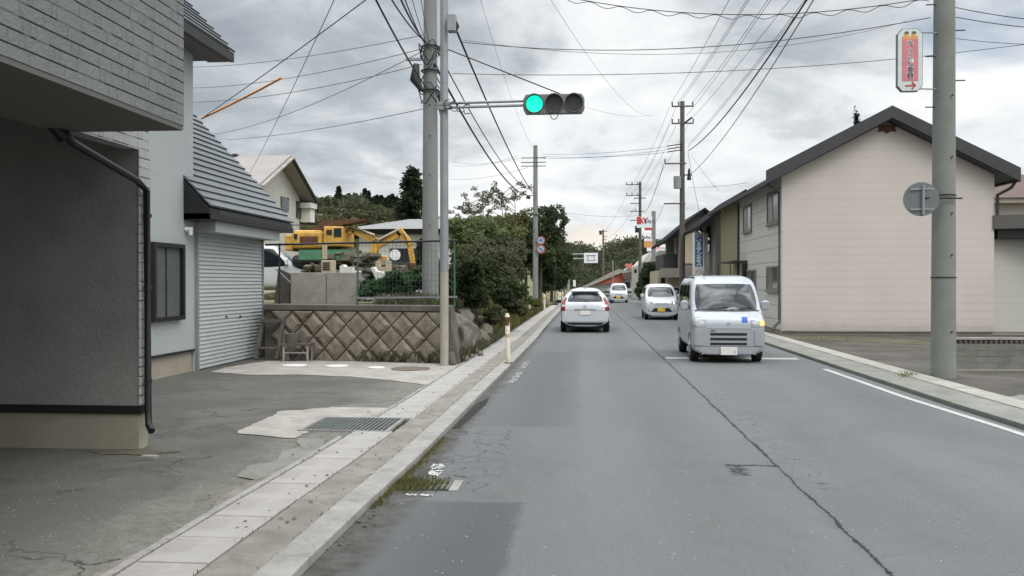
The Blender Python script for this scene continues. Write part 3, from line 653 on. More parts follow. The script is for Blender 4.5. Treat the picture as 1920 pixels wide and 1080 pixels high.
# ============================================================ LEFT HOUSE
H = thing('house', 'two storey grey house with stone pattern panels and overhanging bay', 'house', (-9, 8, 0))
WX = -7.1; CX = -4.28; BX = -3.33; LZ0 = 2.92; HY = 15.55; BY = 7.12; WY0, WY1 = 8.18, 8.38
GY1 = 18.95; EX_ = -6.6
MB().box(-16, WX, -10, HY, .42, 5.92).build('wall', 'smooth', H)
MB().box(-15.97, WX - .03, -9.97, HY - .03, 0, .42).build('foundation', 'found', H)
MB().box(WX + .002, WX + .03, WY1 + .2, HY, .40, .44).build('base_trim', 'black', H)
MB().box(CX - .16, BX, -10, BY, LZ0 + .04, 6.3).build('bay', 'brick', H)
MB().box(WX - .5, CX - .165, -10, WY0, 3.36, 6.2).build('upper_floor', 'inner', H)
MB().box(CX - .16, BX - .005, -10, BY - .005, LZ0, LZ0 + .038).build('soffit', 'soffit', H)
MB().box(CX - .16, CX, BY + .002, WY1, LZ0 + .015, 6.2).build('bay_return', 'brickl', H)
# wing wall at the end of the carport
MB().prism([(WX, .46), (CX, .46), (CX, LZ0 + .013), (CX - .165, LZ0 + .013), (CX - .165, 6.2), (WX, 6.2)], 'y', WY0 + .002, WY1).build('wing_wall', 'inner', H)
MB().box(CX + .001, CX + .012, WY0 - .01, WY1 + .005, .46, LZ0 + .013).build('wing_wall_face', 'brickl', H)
MB().box(WX, CX + .015, WY0 - .015, WY1 + .01, .38, .46).build('trim', 'black', H)
MB().box(WX, CX - .01, WY0 + .01, WY1 - .01, 0, .38).build('foundation', 'found', H)
def roof_slope(H, xe, ze, xr, zr, y0, y1, step, name='roof'):
    m = MB(); L_ = math.hypot(xr - xe, zr - ze); n = max(2, int(L_ / step))
    ux, uz = (xr - xe) / L_, (zr - ze) / L_; nz = abs(ux); nx = -uz if xr > xe else uz
    for i in range(n):
        a = i * L_ / n; b = (i + 1) * L_ / n + .02
        p0 = (xe + ux * a + nx * .045, ze + uz * a + nz * .045); p1 = (xe + ux * b + nx * .008, ze + uz * b + nz * .008)
        q0 = (xe + ux * a + nx * .005, ze + uz * a + nz * .005); q1 = (xe + ux * b, ze + uz * b)
        m.hexa([(q0[0], y0, q0[1]), (q1[0], y0, q1[1]), (q1[0], y1, q1[1]), (q0[0], y1, q0[1]), (p0[0], y0, p0[1]), (p1[0], y0, p1[1]), (p1[0], y1, p1[1]), (p0[0], y1, p0[1])])
    return m.build(name, 'shingle', H)
E1 = 16.22; zE = 6.0
roof_slope(H, EX_, zE, EX_ - 4.7, zE + 5.0, -10, E1, .2)
MB().prism([(EX_ - .01, zE - .02), (EX_ - 4.7, zE + 4.97), (EX_ - 9.4, zE - .02), (EX_ - 9.4, zE - .15), (EX_ - .06, zE - .15)], 'y', -9.9, E1 - .04).build('roof_body', 'fascia', H)
MB().box(EX_ - .08, EX_ + .01, -9.95, E1 - .02, zE - .18, zE - .01).build('gutter', 'black', H)
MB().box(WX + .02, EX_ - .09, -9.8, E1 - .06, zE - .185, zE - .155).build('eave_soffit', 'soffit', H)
# garage wing
G0, G1, gz = 15.15, 19.6, 3.0
MB().box(-13, WX, HY + .005, GY1, .0, gz - .06).build('garage_wall', 'smooth', H)
roof_slope(H, EX_, gz, -9.3, gz + 2.9, G0, G1, .2, 'garage_roof')
MB().prism([(EX_ - .02, gz - .02), (-9.3, gz + 2.86), (-12, gz), (-12, gz - .115), (EX_ - .02, gz - .115)], 'y', HY + .02, G1 - .02).build('garage_roof_body', 'fascia', H)
MB().hexa([(WX + .01, G0, 2.76), (EX_ - .02, G0, 2.76), (EX_ - .02, HY, 2.76), (WX + .01, HY, 2.76), (WX + .01, G0, gz + .5), (EX_ - .02, G0, gz - .02), (EX_ - .02, HY, gz - .02), (WX + .01, HY, gz + .5)]).build('roof_cheek', 'black', H)
MB().box(WX + .01, EX_ + .01, G0, G1, 2.78, gz - .115).build('garage_eave', 'black', H)
MB().box(WX + .01, EX_ - .10, HY + .05, 19.0, 2.58, 2.778).build('shutter_housing', 'smooth', H)
m = MB(); zz = .06
while zz < 2.58:
    m.hexa([(WX + .012, 15.67, zz), (WX + .045, 15.67, zz), (WX + .045, 18.9, zz), (WX + .012, 18.9, zz), (WX + .012, 15.67, zz + .07), (WX + .022, 15.67, zz + .07), (WX + .022, 18.9, zz + .07), (WX + .012, 18.9, zz + .07)]); zz += .074
sh = m.build('garage_shutter', 'shutter', H)
MB().box(WX + .04, WX + .06, 16.9, 16.94, .95, .99).build('lock', 'black', sh); MB().box(WX + .04, WX + .06, 17.6, 17.67, .93, .97).build('handle', 'black', sh)
MB().box(WX, WX + .06, 15.60, 15.665, 0, 2.58).build('shutter_rail', 'steel', H); MB().box(WX, WX + .06, 18.905, 18.96, 0, 2.58).build('shutter_rail', 'steel', H)
# window on the set-back wall
a_, b_, c_, d_ = 13.9, 15.02, 1.0, 2.32
wf = MB().box(WX + .001, WX + .10, a_, a_ + .07, c_, d_).box(WX + .001, WX + .10, b_ - .08, b_, c_, d_).box(WX + .001, WX + .10, a_ + .07, b_ - .08, c_, c_ + .07).box(WX + .001, WX + .10, a_ + .07, b_ - .08, d_ - .07, d_).build('window_frame', 'black', H)
MB().box(WX + .02, WX + .035, a_ + .07, b_ - .08, c_ + .07, d_ - .07).build('window_glass', 'glassgrey', wf)
MB().box(WX + .036, WX + .05, a_ + .50, a_ + .53, c_ + .07, d_ - .07).build('window_bar', 'dark', wf)
m = MB(); m.disc((WX + .06, 15.22, 2.6), .045, (1, 0, 0), .1, 12); m.tube([(WX + .1, 15.22, 2.64), (WX + .1, 15.22, 2.50)], [.045, .035], 10); m.build('wall_lamp', 'white', H)
# downpipe
DY = 8.24
m = MB(); dp = [(CX - .05, BY - .15, LZ0 + .03), (CX + .0, BY - .05, LZ0 - .09), (CX + .05, DY - .18, LZ0 - .30), (CX + .06, DY - .02, LZ0 - .38), (CX + .06, DY, .40), (CX + .075, DY - .02, .27), (CX + .135, DY - .08, .22)]
m.tube(dp, .034, 10); m.tube([(CX - .09, BY - .2, LZ0 + .05), (CX - .03, BY - .1, LZ0 - .07)], .055, 10)
dpo = m.build('downpipe', 'black', H)
for z in (.7, 1.6, 2.3): MB().disc((CX + .06, DY, z), .04, (0, 0, 1), .03, 10).build('bracket', 'dark', dpo)
# litter by the wing wall
m = MB(); p = at(280, 857, z=LZ); m.box(p.x - .07, p.x + .07, p.y - .04, p.y + .04, LZ - .01, LZ + .015); tag(m.build('concrete_chip', 'conc'), 'small pale concrete block on the asphalt below the downpipe', 'concrete chip')
# gravel stain (soil) at foot of the wing wall
m = MB(); p = at(240, 848, z=LZ)
m.quad(*[(p.x + math.cos(a) * (.42 + .1 * math.sin(3 * a)), p.y + .05 + math.sin(a) * (.14 + .04 * math.sin(5 * a)), LZ - .006) for a in [i * math.pi / 10 for i in range(20)]])
struct(m.build('damp_soil', 'soil'), 'dark soil patch at the corner of the house')

# ============================================================ RETAINING WALL (diamond blocks)
def wy(x): return 18.33 + (x + 6.75) * (17.37 - 18.33) / (4.1)       # face of the wall along x
RW = thing('retaining_wall', 'mossy retaining wall of diamond shaped concrete blocks', 'wall', (-4.8, 18.6, 0))
xa, xb = -6.82, -2.64; WT = 1.17
def wallbox(m, x0, x1, off, th, z0, z1):
    m.hexa([(x0, wy(x0) + off, z0), (x1, wy(x1) + off, z0), (x1, wy(x1) + off + th, z0), (x0, wy(x0) + off + th, z0), (x0, wy(x0) + off, z1), (x1, wy(x1) + off, z1), (x1, wy(x1) + off + th, z1), (x0, wy(x0) + off + th, z1)])
m = MB(); wallbox(m, xa, xb, .045, .5, 0, WT - .005); m.build('backing', 'wallconc', RW)
m = MB(); wallbox(m, xa, xb - .02, -.03, .62, WT - .10, WT + .015)
m.build('coping', 'wallconc', RW, bevel=.012)
# diamonds clipped by the coping: raised, bevelled lozenges
m = MB(); hd = .255
def lozenge(m, cx, cz):
    pts = [(cx, cz + hd), (cx + hd, cz), (cx, cz - hd), (cx - hd, cz)]
    def clip(P, s_):
        P = [(cx + (a - cx) * s_, cz + (b - cz) * s_) for a, b in P]; out = []
        zt = WT - .115; zb = .0
        for lim, sg in ((zt, 1), (zb, -1)):
            out = []
            for (a, b), (c, d) in zip(P, P[1:] + P[:1]):
                ia = (b - lim) * sg <= 0; ib = (d - lim) * sg <= 0
                if ia: out.append((a, b))
                if ia != ib:
                    t_ = (lim - b) / (d - b); out.append((a + (c - a) * t_, lim))
            P = out
            if len(P) < 3: return []
        return P
    P = clip(pts, .93)
    if len(P) < 3: return
    mx = sum(a for a, b in P) / len(P); mz = sum(b for a, b in P) / len(P)
    Q = [(mx + (a - mx) * .58, mz + (b - mz) * .58) for a, b in P]
    if max(a for a, b in P) > xb - .02 or min(a for a, b in P) < xa + .05: return
    n = len(P); k_ = rnd.uniform(.03, .085)
    V = [(a, wy(a) + .046, b) for a, b in P] + [(a, wy(a) + .0, b) for a, b in P] + [(a, wy(a) - k_ + .02, b) for a, b in Q]
    F_ = [tuple(range(2 * n, 3 * n))]
    for i in range(n):
        j = (i + 1) % n; F_ += [(i, j, n + j, n + i), (n + i, n + j, 2 * n + j, 2 * n + i)]
    m.add(V, F_)
for r_ in range(6):
    for c_ in range(-1, 12):
        lozenge(m, -6.9 + c_ * 2 * hd * .98 + (hd * .98 if r_ % 2 else 0) , .78 - (r_ - 1) * hd)
m.build('diamond_blocks', 'blockconc', RW)
# end of the wall with a rough return along the road
m = MB(); m.hexa([(-2.66, 17.40, 0), (-2.44, 17.42, 0), (-2.56, 19.2, 0), (-2.95, 19.2, 0), (-2.87, 17.46, WT), (-2.70, 17.42, WT), (-2.82, 19.2, WT - .15), (-3.15, 19.2, WT - .15)])
m.build('wall_end', 'wallconc', RW, bevel=.03)
# boulders along the verge
def boulder(cx, cy, cz, rx, ry, rz, seed, mat='rock'):
    bm = bmesh.new(); bmesh.ops.create_icosphere(bm, subdivisions=4, radius=1); rg = random.Random(seed)
    ks = [(Vector((rg.gauss(0, 1), rg.gauss(0, 1), rg.gauss(0, 1))).normalized(), rg.uniform(.55, .9)) for _ in range(9)]
    for v in bm.verts:
        for kv, kd in ks:
            d = v.co.dot(kv)
            if d > kd: v.co -= kv * (d - kd) * .85
        v.co *= 1 + .06 * math.sin(v.co.x * 6 + seed) * math.sin(v.co.z * 7) + .035 * mnoise.noise(v.co * 3.5 + Vector((seed, 0, 0))) + .03 * mnoise.noise(v.co * 9 + Vector((seed, 3, 0)))
        v.co.x *= rx; v.co.y *= ry; v.co.z *= rz
    me = bpy.data.meshes.new('rock'); bm.to_mesh(me); bm.free(); me.materials.append(MT[mat])
    o = bpy.data.objects.new('rock', me); COL.objects.link(o); o.location = (cx, cy, cz); return o
ri = random.Random(3)
bl = [(-2.60, 18.9, .33, .26, .34, .42, 'tall rough rock next to the end of the block wall'), (-2.58, 19.7, .22, .22, .35, .3, 'low brown rock second from the block wall end'),
      (-2.66, 20.5, .38, .25, .42, .40, 'upright rock on the verge behind the rusty bollard'), (-2.85, 19.6, .72, .28, .45, .33, 'weathered rock on top of the bank beside the wall'),
      (-2.52, 21.7, .22, .22, .5, .27, 'long low rock half buried in the verge'), (-2.9, 21.0, .75, .3, .5, .3, 'mossy upper rock under the dark shrubs'),
      (-2.62, 23.6, .26, .24, .5, .3, 'rounded rock in the verge grass'), (-2.9, 24.6, .45, .3, .6, .34, 'farthest rock of the verge, among the grass')]
for i, (x, y, z, a, b_, c, lab) in enumerate(bl): tag(boulder(x, y, z, a, b_, c, 11 + i), lab, 'rock', 'rocks along the left verge')
for i, (px, py, r_, lab) in enumerate([(868, 678, .12, 'small angular stone at the foot of the bank by the signal pole'), (900, 668, .09, 'small stone beside the gutter edge'), (884, 672, .07, 'tiny stone between two larger ones by the pole')]):
    p = at(px, py, z=LZ); tag(boulder(p.x, p.y + .1, LZ + r_ * .5, r_, r_, r_ * .8, 31 + i), lab, 'stone')
p = at(851, 684, z=LZ)
m = MB(); m.tube([(p.x - .03, p.y + .02, LZ), (p.x - .09, p.y + .05, .28)], [.085, .09], 14); tag(m.build('concrete_stub', 'wallconc'), 'leaning stub of concrete pipe beside the signal pole', 'concrete stub')
# things against the wall
st = thing('stair_frame', 'old wooden ladder frame leaning on the block wall', 'frame', (-6.5, 18.0, 0))
yy = wy(-6.5)
for x in (-6.82, -6.37): MB().bar((x, yy - .38, LZ), (x + .04, yy - .06, .92), .07, .06).build('post', 'wallconc', st)
MB().bar((-6.80, yy - .29, .28), (-6.36, yy - .29, .28), .14, .035).build('step', 'wallconc', st)
MB().bar((-6.77, yy - .11, .84), (-6.34, yy - .11, .84), .10, .06).build('step', 'wallconc', st)
bn = thing('low_bench', 'low weathered table with pale legs in front of the block wall', 'bench', (-5.8, 17.7, 0))
yy = wy(-5.8) - .35
MB().box(-6.18, -5.58, yy - .18, yy + .18, .36, .40).build('table_top', 'soil', bn)
for x in (-6.13, -5.63):
    for y in (yy - .14, yy + .14): MB().box(x - .018, x + .018, y - .018, y + .018, LZ - .01, .36).build('leg', 'conc', bn)
MB().box(-6.13, -5.63, yy - .155, yy - .14, .20, .225).build('rail', 'conc', bn)
tag(MB().tube([(-6.0, yy, .40), (-6.0, yy, .60)], [.13, .15], 14).build('plant_pot', 'wallconc'), 'dark round pot standing on the low table', 'pot')

# fence on the wall
FN = thing('mesh_fence', 'thin green wire mesh fence with dark top rail on the block wall', 'fence', (-4.8, 18.9, WT))
def fy(x): return wy(x) + .28
fx0, fx1 = -6.9, -2.55
for x in (-6.55, -4.72, -2.60): MB().tube([(x, fy(x), WT), (x, fy(x), 2.50)], .02, 8).build('post', 'ink' if x > -6 else 'dark', FN)
MB().tube([(fx0, fy(fx0), 2.47), (fx1, fy(fx1), 2.50)], .022, 8).build('top_rail', 'dark', FN)
MB().bar((-4.72, fy(-4.72) - .03, 1.33), (fx1, fy(fx1) - .03, 1.36), .05, .035).build('bottom_rail', 'steel', FN)
m = MB(); x = -4.70
while x < fx1: m.bar((x, fy(x), 1.38), (x, fy(x), 2.47), .004, .004); x += .085
z = 1.45
while z < 2.46: m.bar((-4.72, fy(-4.72), z), (fx1, fy(fx1), z), .004, .004); z += .12
m.build('wire_mesh', 'wire2', FN)

# terrain behind the wall ------------------------------------------------
def sst(a, b, t):
    t = min(1, max(0, (t - a) / (b - a))); return t * t * (3 - 2 * t)
def TH(x, y):
    edge = min(-2.55, E_(min(y, 100)) - 1.15)
    if y > 30: edge -= sst(30, 45, y) * .4
    e = sst(edge, edge - .8, x) if x < edge else 0.0
    h = WT * e * (1 - .75 * sst(30, 44, y)) if y > 30 else (WT - .02) * e
    h += .06 * math.sin(x * 1.7 + y) * e * sst(24, 40, y)
    # hill in the left background
    d = sst(58, 135, y) * sst(-10, -34, x + (y - 100) * .05)
    h += d * (13.2 + 1.6 * math.sin(x * .07) + 1.1 * math.sin(x * .19 + 1)) * (1 - .25 * sst(-30, -8, x))
    h += sst(120, 210, y) * 6 * sst(10, -20, x)
    return h
m = MB(); xs = [-260, -200, -160, -130, -105, -85, -70, -58, -48, -40, -34, -29, -25, -21, -18, -15.5, -13, -11, -9, -7.5, -6, -5, -4.3, -3.9, -3.6, -3.4, -3.2, -3.0, -2.85, -2.72, -2.62, -2.55, -2.5]
ys = [18.4, 19.2, 20, 21, 22, 23.5, 25, 27, 29, 31, 34, 38, 42, 47, 52, 58, 64, 70, 77, 84, 92, 100, 110, 120, 130, 142, 155, 175, 200, 230]
vs = [(x - (max(0, y - 100) * 0), y if y > 18.5 else (min(19.1, wy(x) + .45) if x > -6.9 else 19.1), TH(x, max(y, 19.2))) for y in ys for x in xs]
n = len(xs); m.add(vs, [(j * n + i, j * n + i + 1, (j + 1) * n + i + 1, (j + 1) * n + i) for j in range(len(ys) - 1) for i in range(n - 1)], True)
struct(m.build('hill', 'grass'), 'rough ground behind the wall rising to a yellow-green hill')

# excavator -------------------------------------------------------------
def P3(px, py, Y): return at(px, py, Y=Y)
EY = 30.0
EX = thing('excavator', 'yellow excavator with folded boom standing behind the fence', 'excavator', (-8.2, EY, 1.2))
def pbox(px0, px1, py0, py1, Y, dep):
    a = P3(px0, py1, Y); b_ = P3(px1, py0, Y); return (a.x, b_.x, Y, Y + dep, a.z, b_.z)
MB().box(*pbox(546, 604, 431, 466, EY, 1.7)).build('counterweight', 'yellow', EX, bevel=.12)
MB().box(*pbox(533, 549, 440, 470, EY + .1, 1.4)).build('rear_guard', 'yellow', EX, bevel=.06)
MB().box(*pbox(606, 642, 424, 462, EY - .05, 1.6)).build('cab', 'yellow', EX, bevel=.05)
MB().box(*pbox(612, 622, 431, 440, EY - .08, .02)).build('cab_emblem', 'dark', EX)
MB().box(*pbox(551, 557, 439, 448, EY - .03, .02)).build('side_mark', 'dark', EX)
MB().box(*pbox(560, 640, 464, 476, EY + .15, 1.5)).build('slew_base', 'dark', EX)
MB().box(*pbox(545, 650, 478, 500, EY + .05, 1.8)).build('track', 'dark', EX, bevel=.15)
bq = lambda a, y=EY + .6: P3(a[0], a[1], y)
m = MB(); pts = [bq(a) for a in ((641, 458), (648, 436), (664, 430), (690, 445), (706, 453))]
for a, b_ in zip(pts, pts[1:]): m.bar(a, b_, .24, .24, (0, 1, 0))
m.build('boom', 'yellow', EX)
m = MB(); m.tube([bq((652, 424), EY + .5), bq((702, 441), EY + .5)], .05, 8); m.build('hydraulic_ram', 'beige', EX)
m = MB()
for a, b_ in (((706, 452), (700, 476)), ((700, 476), (686, 512))): m.bar(bq(a), bq(b_), .22, .24, (0, 1, 0))
m.build('dipper_arm', 'yellow', EX)
m = MB(); m.prism([(P3(x_, y_, EY).x, P3(x_, y_, EY).z) for x_, y_ in ((580, 427), (602, 413), (640, 411), (684, 409), (680, 413), (640, 421), (606, 424), (592, 440), (582, 436))], 'y', EY + .2, EY + 1.0)
m.build('raised_cover', 'rust', EX)
EX2 = thing('excavator', 'second yellow excavator arm bent over the scrap heap by the white house', 'excavator', (-6.2, 32, 1.2))
q2 = lambda a, y=32.0: P3(a[0], a[1], y)
MB().box(*pbox(690, 712, 478, 500, 32.2, 1.3)).build('body', 'yellow', EX2, bevel=.06)
MB().box(*pbox(684, 730, 500, 512, 32.1, 1.5)).build('track', 'dark', EX2, bevel=.1)
m = MB()
for a, b_ in (((700, 482), (704, 462)), ((704, 462), (750, 436))): m.bar(q2(a), q2(b_), .26, .26, (0, 1, 0))
m.build('boom', 'yellow', EX2)
m = MB(); m.tube([q2((706, 452), 31.8), q2((748, 430), 31.8)], .045, 8); m.build('hydraulic_ram', 'beige', EX2)
m = MB(); m.bar(q2((748, 431)), q2((770, 460)), .24, .26, (0, 1, 0)); m.bar(q2((768, 458)), q2((775, 494)), .17, .2, (0, 1, 0)); m.build('dipper_arm', 'yellow', EX2)
m = MB(); m.prism([(q2(a).x, q2(a).z) for a in ((768, 492), (781, 496), (797, 508), (785, 512), (770, 504))], 'y', 31.8, 32.4); m.build('bucket', 'rust', EX2)
MB().box(*pbox(562, 596, 443, 456, EY - .02, .02)).build('engine_louvre', 'rust', EX)
MB().box(*pbox(626, 640, 428, 444, EY - .08, .02)).build('cab_window', 'glassd', EX)
MB().tube([bq(a, EY + .4) for a in ((640, 446), (655, 428), (680, 433), (704, 446), (708, 458))], .02, 5).build('hydraulic_hose', 'dark', EX)
MB().tube([q2(a, 31.8) for a in ((700, 470), (712, 452), (742, 434), (758, 440), (766, 462))], .02, 5).build('hydraulic_hose', 'dark', EX2)
m = MB(); m.tube([bq((548, 431), EY), bq((548, 422), EY), bq((600, 421), EY), bq((600, 431), EY)], .025, 6); m.build('handrail', 'dark', EX)
# green truck bed, generator, bits
gb = thing('tipper_bed', 'green steel tipper bed behind the white van', 'truck bed', (-8.2, 28, 1.2))
MB().box(*pbox(560, 655, 468, 489, 27.4, 1.6)).build('bed', 'greenpaint', gb)
MB().box(*pbox(560, 655, 487, 491, 27.36, .04)).build('sill', 'dark', gb)
MB().box(*pbox(566, 650, 491, 506, 27.6, 1.2)).build('chassis', 'dark', gb)
gn = thing('generator', 'small cream generator box with black louvres', 'generator', (-6.3, 22.4, 1.2))
MB().box(*pbox(602, 622, 488, 522, 22.2, .4)).build('housing', 'beige', gn, bevel=.02)
for i in range(4): MB().box(*pbox(605, 618, 492 + i * 4, 494 + i * 4, 22.185, .02)).build('louvre', 'dark', gn)
tag(MB().box(*pbox(604, 611, 458, 486, 22.9, .12)).build('wooden_post', 'beige'), 'pale yellow post rising behind the small generator', 'post')
m = MB(); m.prism([(P3(x_, y_, 22).x, P3(x_, y_, 22).z) for x_, y_ in ((637, 512), (637, 498), (643, 496), (646, 500), (659, 500), (660, 512))], 'y', 22, 22.3); tag(m.build('plastic_crate', 'white'), 'broken white plastic crate above the concrete panels', 'crate')
m = MB(); m.disc(P3(741, 478, 27), .17, (0.2, -1, 0.1), .05, 20); tag(m.build('round_dish', 'white'), 'white round dish near the bent yellow arm', 'dish')
ct = thing('yellow_crate', 'yellow open metal frame on the scrap heap', 'crate', (-5.9, 25, 1.2))
a_ = pbox(704, 727, 489, 512, 25, .5)
MB().box(a_[0], a_[1], 25, 25.5, a_[4], a_[4] + .18).build('tray', 'beige', ct)
for x in (a_[0] + .03, a_[1] - .03): MB().box(x - .03, x + .03, 25, 25.5, a_[4] + .18, a_[5]).build('upright', 'beige', ct)
MB().box(a_[0] + .06, a_[1] - .06, 25, 25.04, a_[4] + .25, a_[4] + .29).build('crossbar', 'beige', ct)
# scrap heap
def scrap(name, label, cx, cy, cz, rx, ry, rz, n, mat, seed, s=.16, thin=.15):
    rg = random.Random(seed); m = MB()
    for i in range(n):
        u = rg.uniform(-1, 1); v = rg.uniform(-1, 1); h = (1 - u * u) * (1 - v * v)
        c = Vector((cx + u * rx, cy + v * ry, cz + rg.uniform(0, 1) * rz * max(.1, h)))
        rot = Matrix.Rotation(rg.uniform(0, 6.3), 3, 'Z') @ Matrix.Rotation(rg.uniform(-.8, .8), 3, 'X')
        a = s * rg.uniform(.5, 1.6); b_ = s * rg.uniform(.3, 1); c2 = s * rg.uniform(.05, thin * 3)
        V = [c + rot @ Vector((sx * a, sy * b_, sz * c2)) for sz in (-1, 1) for sx, sy in ((-1, -1), (1, -1), (1, 1), (-1, 1))]
        m.hexa(V)
    return tag(m.build(name, mat), label, None, kind='stuff')
scrap('scrap_heap', 'dark heap of scrap and rubble under the diggers', -6.9, 26.4, 1.1, 2.6, 1.4, 1.5, 900, 'soil', 4, .17)
scrap('scrap_metal', 'grey metal scrap on the heap', -6.2, 25.5, 1.15, 2.3, .9, .95, 160, 'steel', 5, .15)
scrap('rubble', 'pale broken boards on the heap', -5.2, 23.4, 1.1, 1.3, .6, .62, 130, 'conc', 6, .16)
m = MB(); m.prism([(P3(x_, y_, 23).x, P3(x_, y_, 23).z) for x_, y_ in ((696, 503), (702, 500), (707, 508), (727, 511), (726, 517), (712, 529), (706, 524))], 'y', 22.9, 23.2); tag(m.build('white_sack', 'white', bevel=.02), 'crumpled white sack lying on the scrap heap', 'sack')
# concrete panels behind the fence
cp = MB(); a = pbox(545, 611, 511, 572, 20.6, .12); cp.box(*a)
tag(cp.build('propped_slab', 'conc', bevel=.01), 'left pale concrete panel propped behind the fence', 'panel', 'concrete panels behind the fence')
a = pbox(613, 675, 511, 572, 20.55, .12); m = MB(); m.prism([(a[0], a[4]), (a[1] - .12, a[4]), (a[1], a[4] + .15), (a[1], a[5]), (a[0], a[5])], 'y', 20.55, 20.67)
tag(m.build('propped_slab', 'conc', bevel=.01), 'right pale concrete panel with rounded lower corner behind the fence', 'panel', 'concrete panels behind the fence')
m = MB(); a = pbox(514, 546, 503, 573, 20.75, .1); m.prism([(a[0], a[4]), (a[1], a[4]), (a[1], a[5] - .15), (a[0] + .1, a[5])], 'y', 20.75, 20.9)
tag(m.build('dark_panel', 'wallconc'), 'dark stained panel leaning left of the pale panels', 'panel')
tag(MB().bar(P3(518, 505, 20.3), P3(545, 530, 20.3), .03, .03).build('pipe_rail', 'steel'), 'short sloping pipe at the left end of the fence', 'pipe')

# ============================================================ HOUSES ON THE LEFT
def prism_xy(name, mat, parent, poly, axis, a, b, bevel=0): return MB().prism(poly, axis, a, b).build(name, mat, parent, bevel=bevel)
HB = thing('house', 'pale house with brownish gabled roof behind the garage', 'house', (-17, 38, 1.2))
hx = -12.85
MB().prism([(34.8, .5), (40.9, .5), (40.9, 5.68), (37.85, 7.02), (34.8, 5.68)], 'x', -22, hx - .6).build('wall', 'annex', HB)
m = MB()
for s_ in (-1, 1):
    y1 = 37.85 + s_ * 3.68
    m.hexa([(-22.5, 37.85, 7.06), (hx, 37.85, 7.06), (hx, y1, 5.42), (-22.5, y1, 5.42), (-22.5, 37.85, 7.25), (hx, 37.85, 7.25), (hx, y1, 5.6), (-22.5, y1, 5.6)])
m.build('roof', 'roofpale', HB)
MB().bar((-22.4, 37.85, 7.28), (hx - 2.4, 37.85, 7.28), .3, .10).build('ridge_cap', 'dark', HB)
MB().bar((hx + .03, 41.52, 5.50), (hx + .03, 37.9, 7.12), .06, .24, (1, 0, 0)).build('bargeboard', 'dark', HB)
MB().bar((hx + .03, 34.2, 5.50), (hx + .03, 37.85, 7.12), .06, .24, (1, 0, 0)).build('bargeboard', 'conc', HB)
MB().box(hx - 1.0, hx, 40.8, 41.7, 5.2, 5.44).build('eave_box', 'white', HB)
def hbp(px, py): return at(px, py, X=hx - .6)
for a, b_ in (((526, 372), (540, 394)), ((555, 380), (565, 408))):
    p, q = hbp(a[0], b_[1]), hbp(b_[0], a[1]); MB().box(hx - .6, hx - .55, p.y, q.y, p.z, q.z).build('window', 'glassd', HB)
p, q = hbp(563, 416), hbp(571, 386); MB().box(hx - .59, hx - .1, p.y, q.y, p.z, q.z).build('shutter_box', 'white', HB)
HM = thing('house', 'low white house with grey roof and dark eaves beyond the scrap heap', 'house', (-7.5, 46, 1.2))
MB().box(-11.5, -5.7, 44.5, 52, .6, 4.12).build('wall', 'white', HM)
MB().box(-11.7, -5.3, 44.2, 52.2, 4.12, 4.34).build('eave_board', 'dark', HM)
m = MB(); m.add([(-12.2, 43.7, 4.36), (-4.9, 43.7, 4.36), (-4.9, 52.6, 4.36), (-12.2, 52.6, 4.36), (-9.6, 48, 5.15), (-7.4, 48, 5.15)], [(0, 1, 5, 4), (1, 2, 5), (2, 3, 4, 5), (3, 0, 4), (0, 3, 2, 1)])
m.build('roof', 'roofgrey', HM)
for x0, x1 in ((-6.62, -6.18), (-6.1, -5.75)):
    f = MB().box(x0, x1, 44.46, 44.5, 3.05, 3.95).build('window_frame', 'white', HM)
    MB().box(x0 + .05, x1 - .05, 44.44, 44.458, 3.1, 3.48).build('pane', 'glassd', f); MB().box(x0 + .05, x1 - .05, 44.44, 44.458, 3.54, 3.9).build('pane', 'glassd', f)
MB().box(-9.9, -8.4, 44.45, 44.5, 1.6, 3.4).build('dark_opening', 'glassd', HM)

# ============================================================ RIGHT: PINK BUILDING
AP = thing('apartment_building', 'pink two storey building with dark gabled roof facing the road', 'building', (9.6, 31, 0))
AX0, AX1, AY0, AY1 = 6.19, 12.6, 28.2, 40.5
MB().prism([(AX0 + .004, .16), (AX1 - .004, .16), (AX1 - .004, 4.98), (9.395, 6.64), (AX0 + .004, 4.98)], 'y', AY0, AY0 + .2).build('gable_wall', 'pink', AP)
MB().box(AX0, AX0 + .2, AY0 + .004, 35.6, .16, 5.0).build('side_wall', 'pinkside', AP)
MB().box(AX0 + .01, AX0 + .2, 35.6, 40.5, .16, 5.0).build('olive_wall', 'olive', AP)
MB().prism([(AX0 + .2, .16), (AX1, .16), (AX1, 4.97), (9.395, 6.62), (AX0 + .2, 5.07)], 'y', AY0 + .2, 40.4).build('core_wall', 'pink', AP)
MB().box(AX0 + .03, AX1 - .03, AY0 + .03, 40.4, -.05, .16).build('foundation', 'found', AP)
MB().box(AX0 - .02, AX1 + .02, AY0 - .03, AY0 - .002, .12, .165).build('base_flashing', 'conc', AP)
apx = 9.395; ez = 4.72; rz_ = 6.66; th = .34
m = MB()
ov = .5; k = (rz_ - ez) / (apx - (AX0 - ov))
for s_ in (-1, 1):
    xe = apx + s_ * (apx - AX0 + ov)
    m.hexa([(apx, AY0 - .42, rz_), (xe, AY0 - .42, ez), (xe, 40.7, ez), (apx, 40.7, rz_), (apx, AY0 - .42, rz_ + .13), (xe, AY0 - .42, ez + .13), (xe, 40.7, ez + .13), (apx, 40.7, rz_ + .13)])
rf = m.build('roof', 'roofdark', AP)
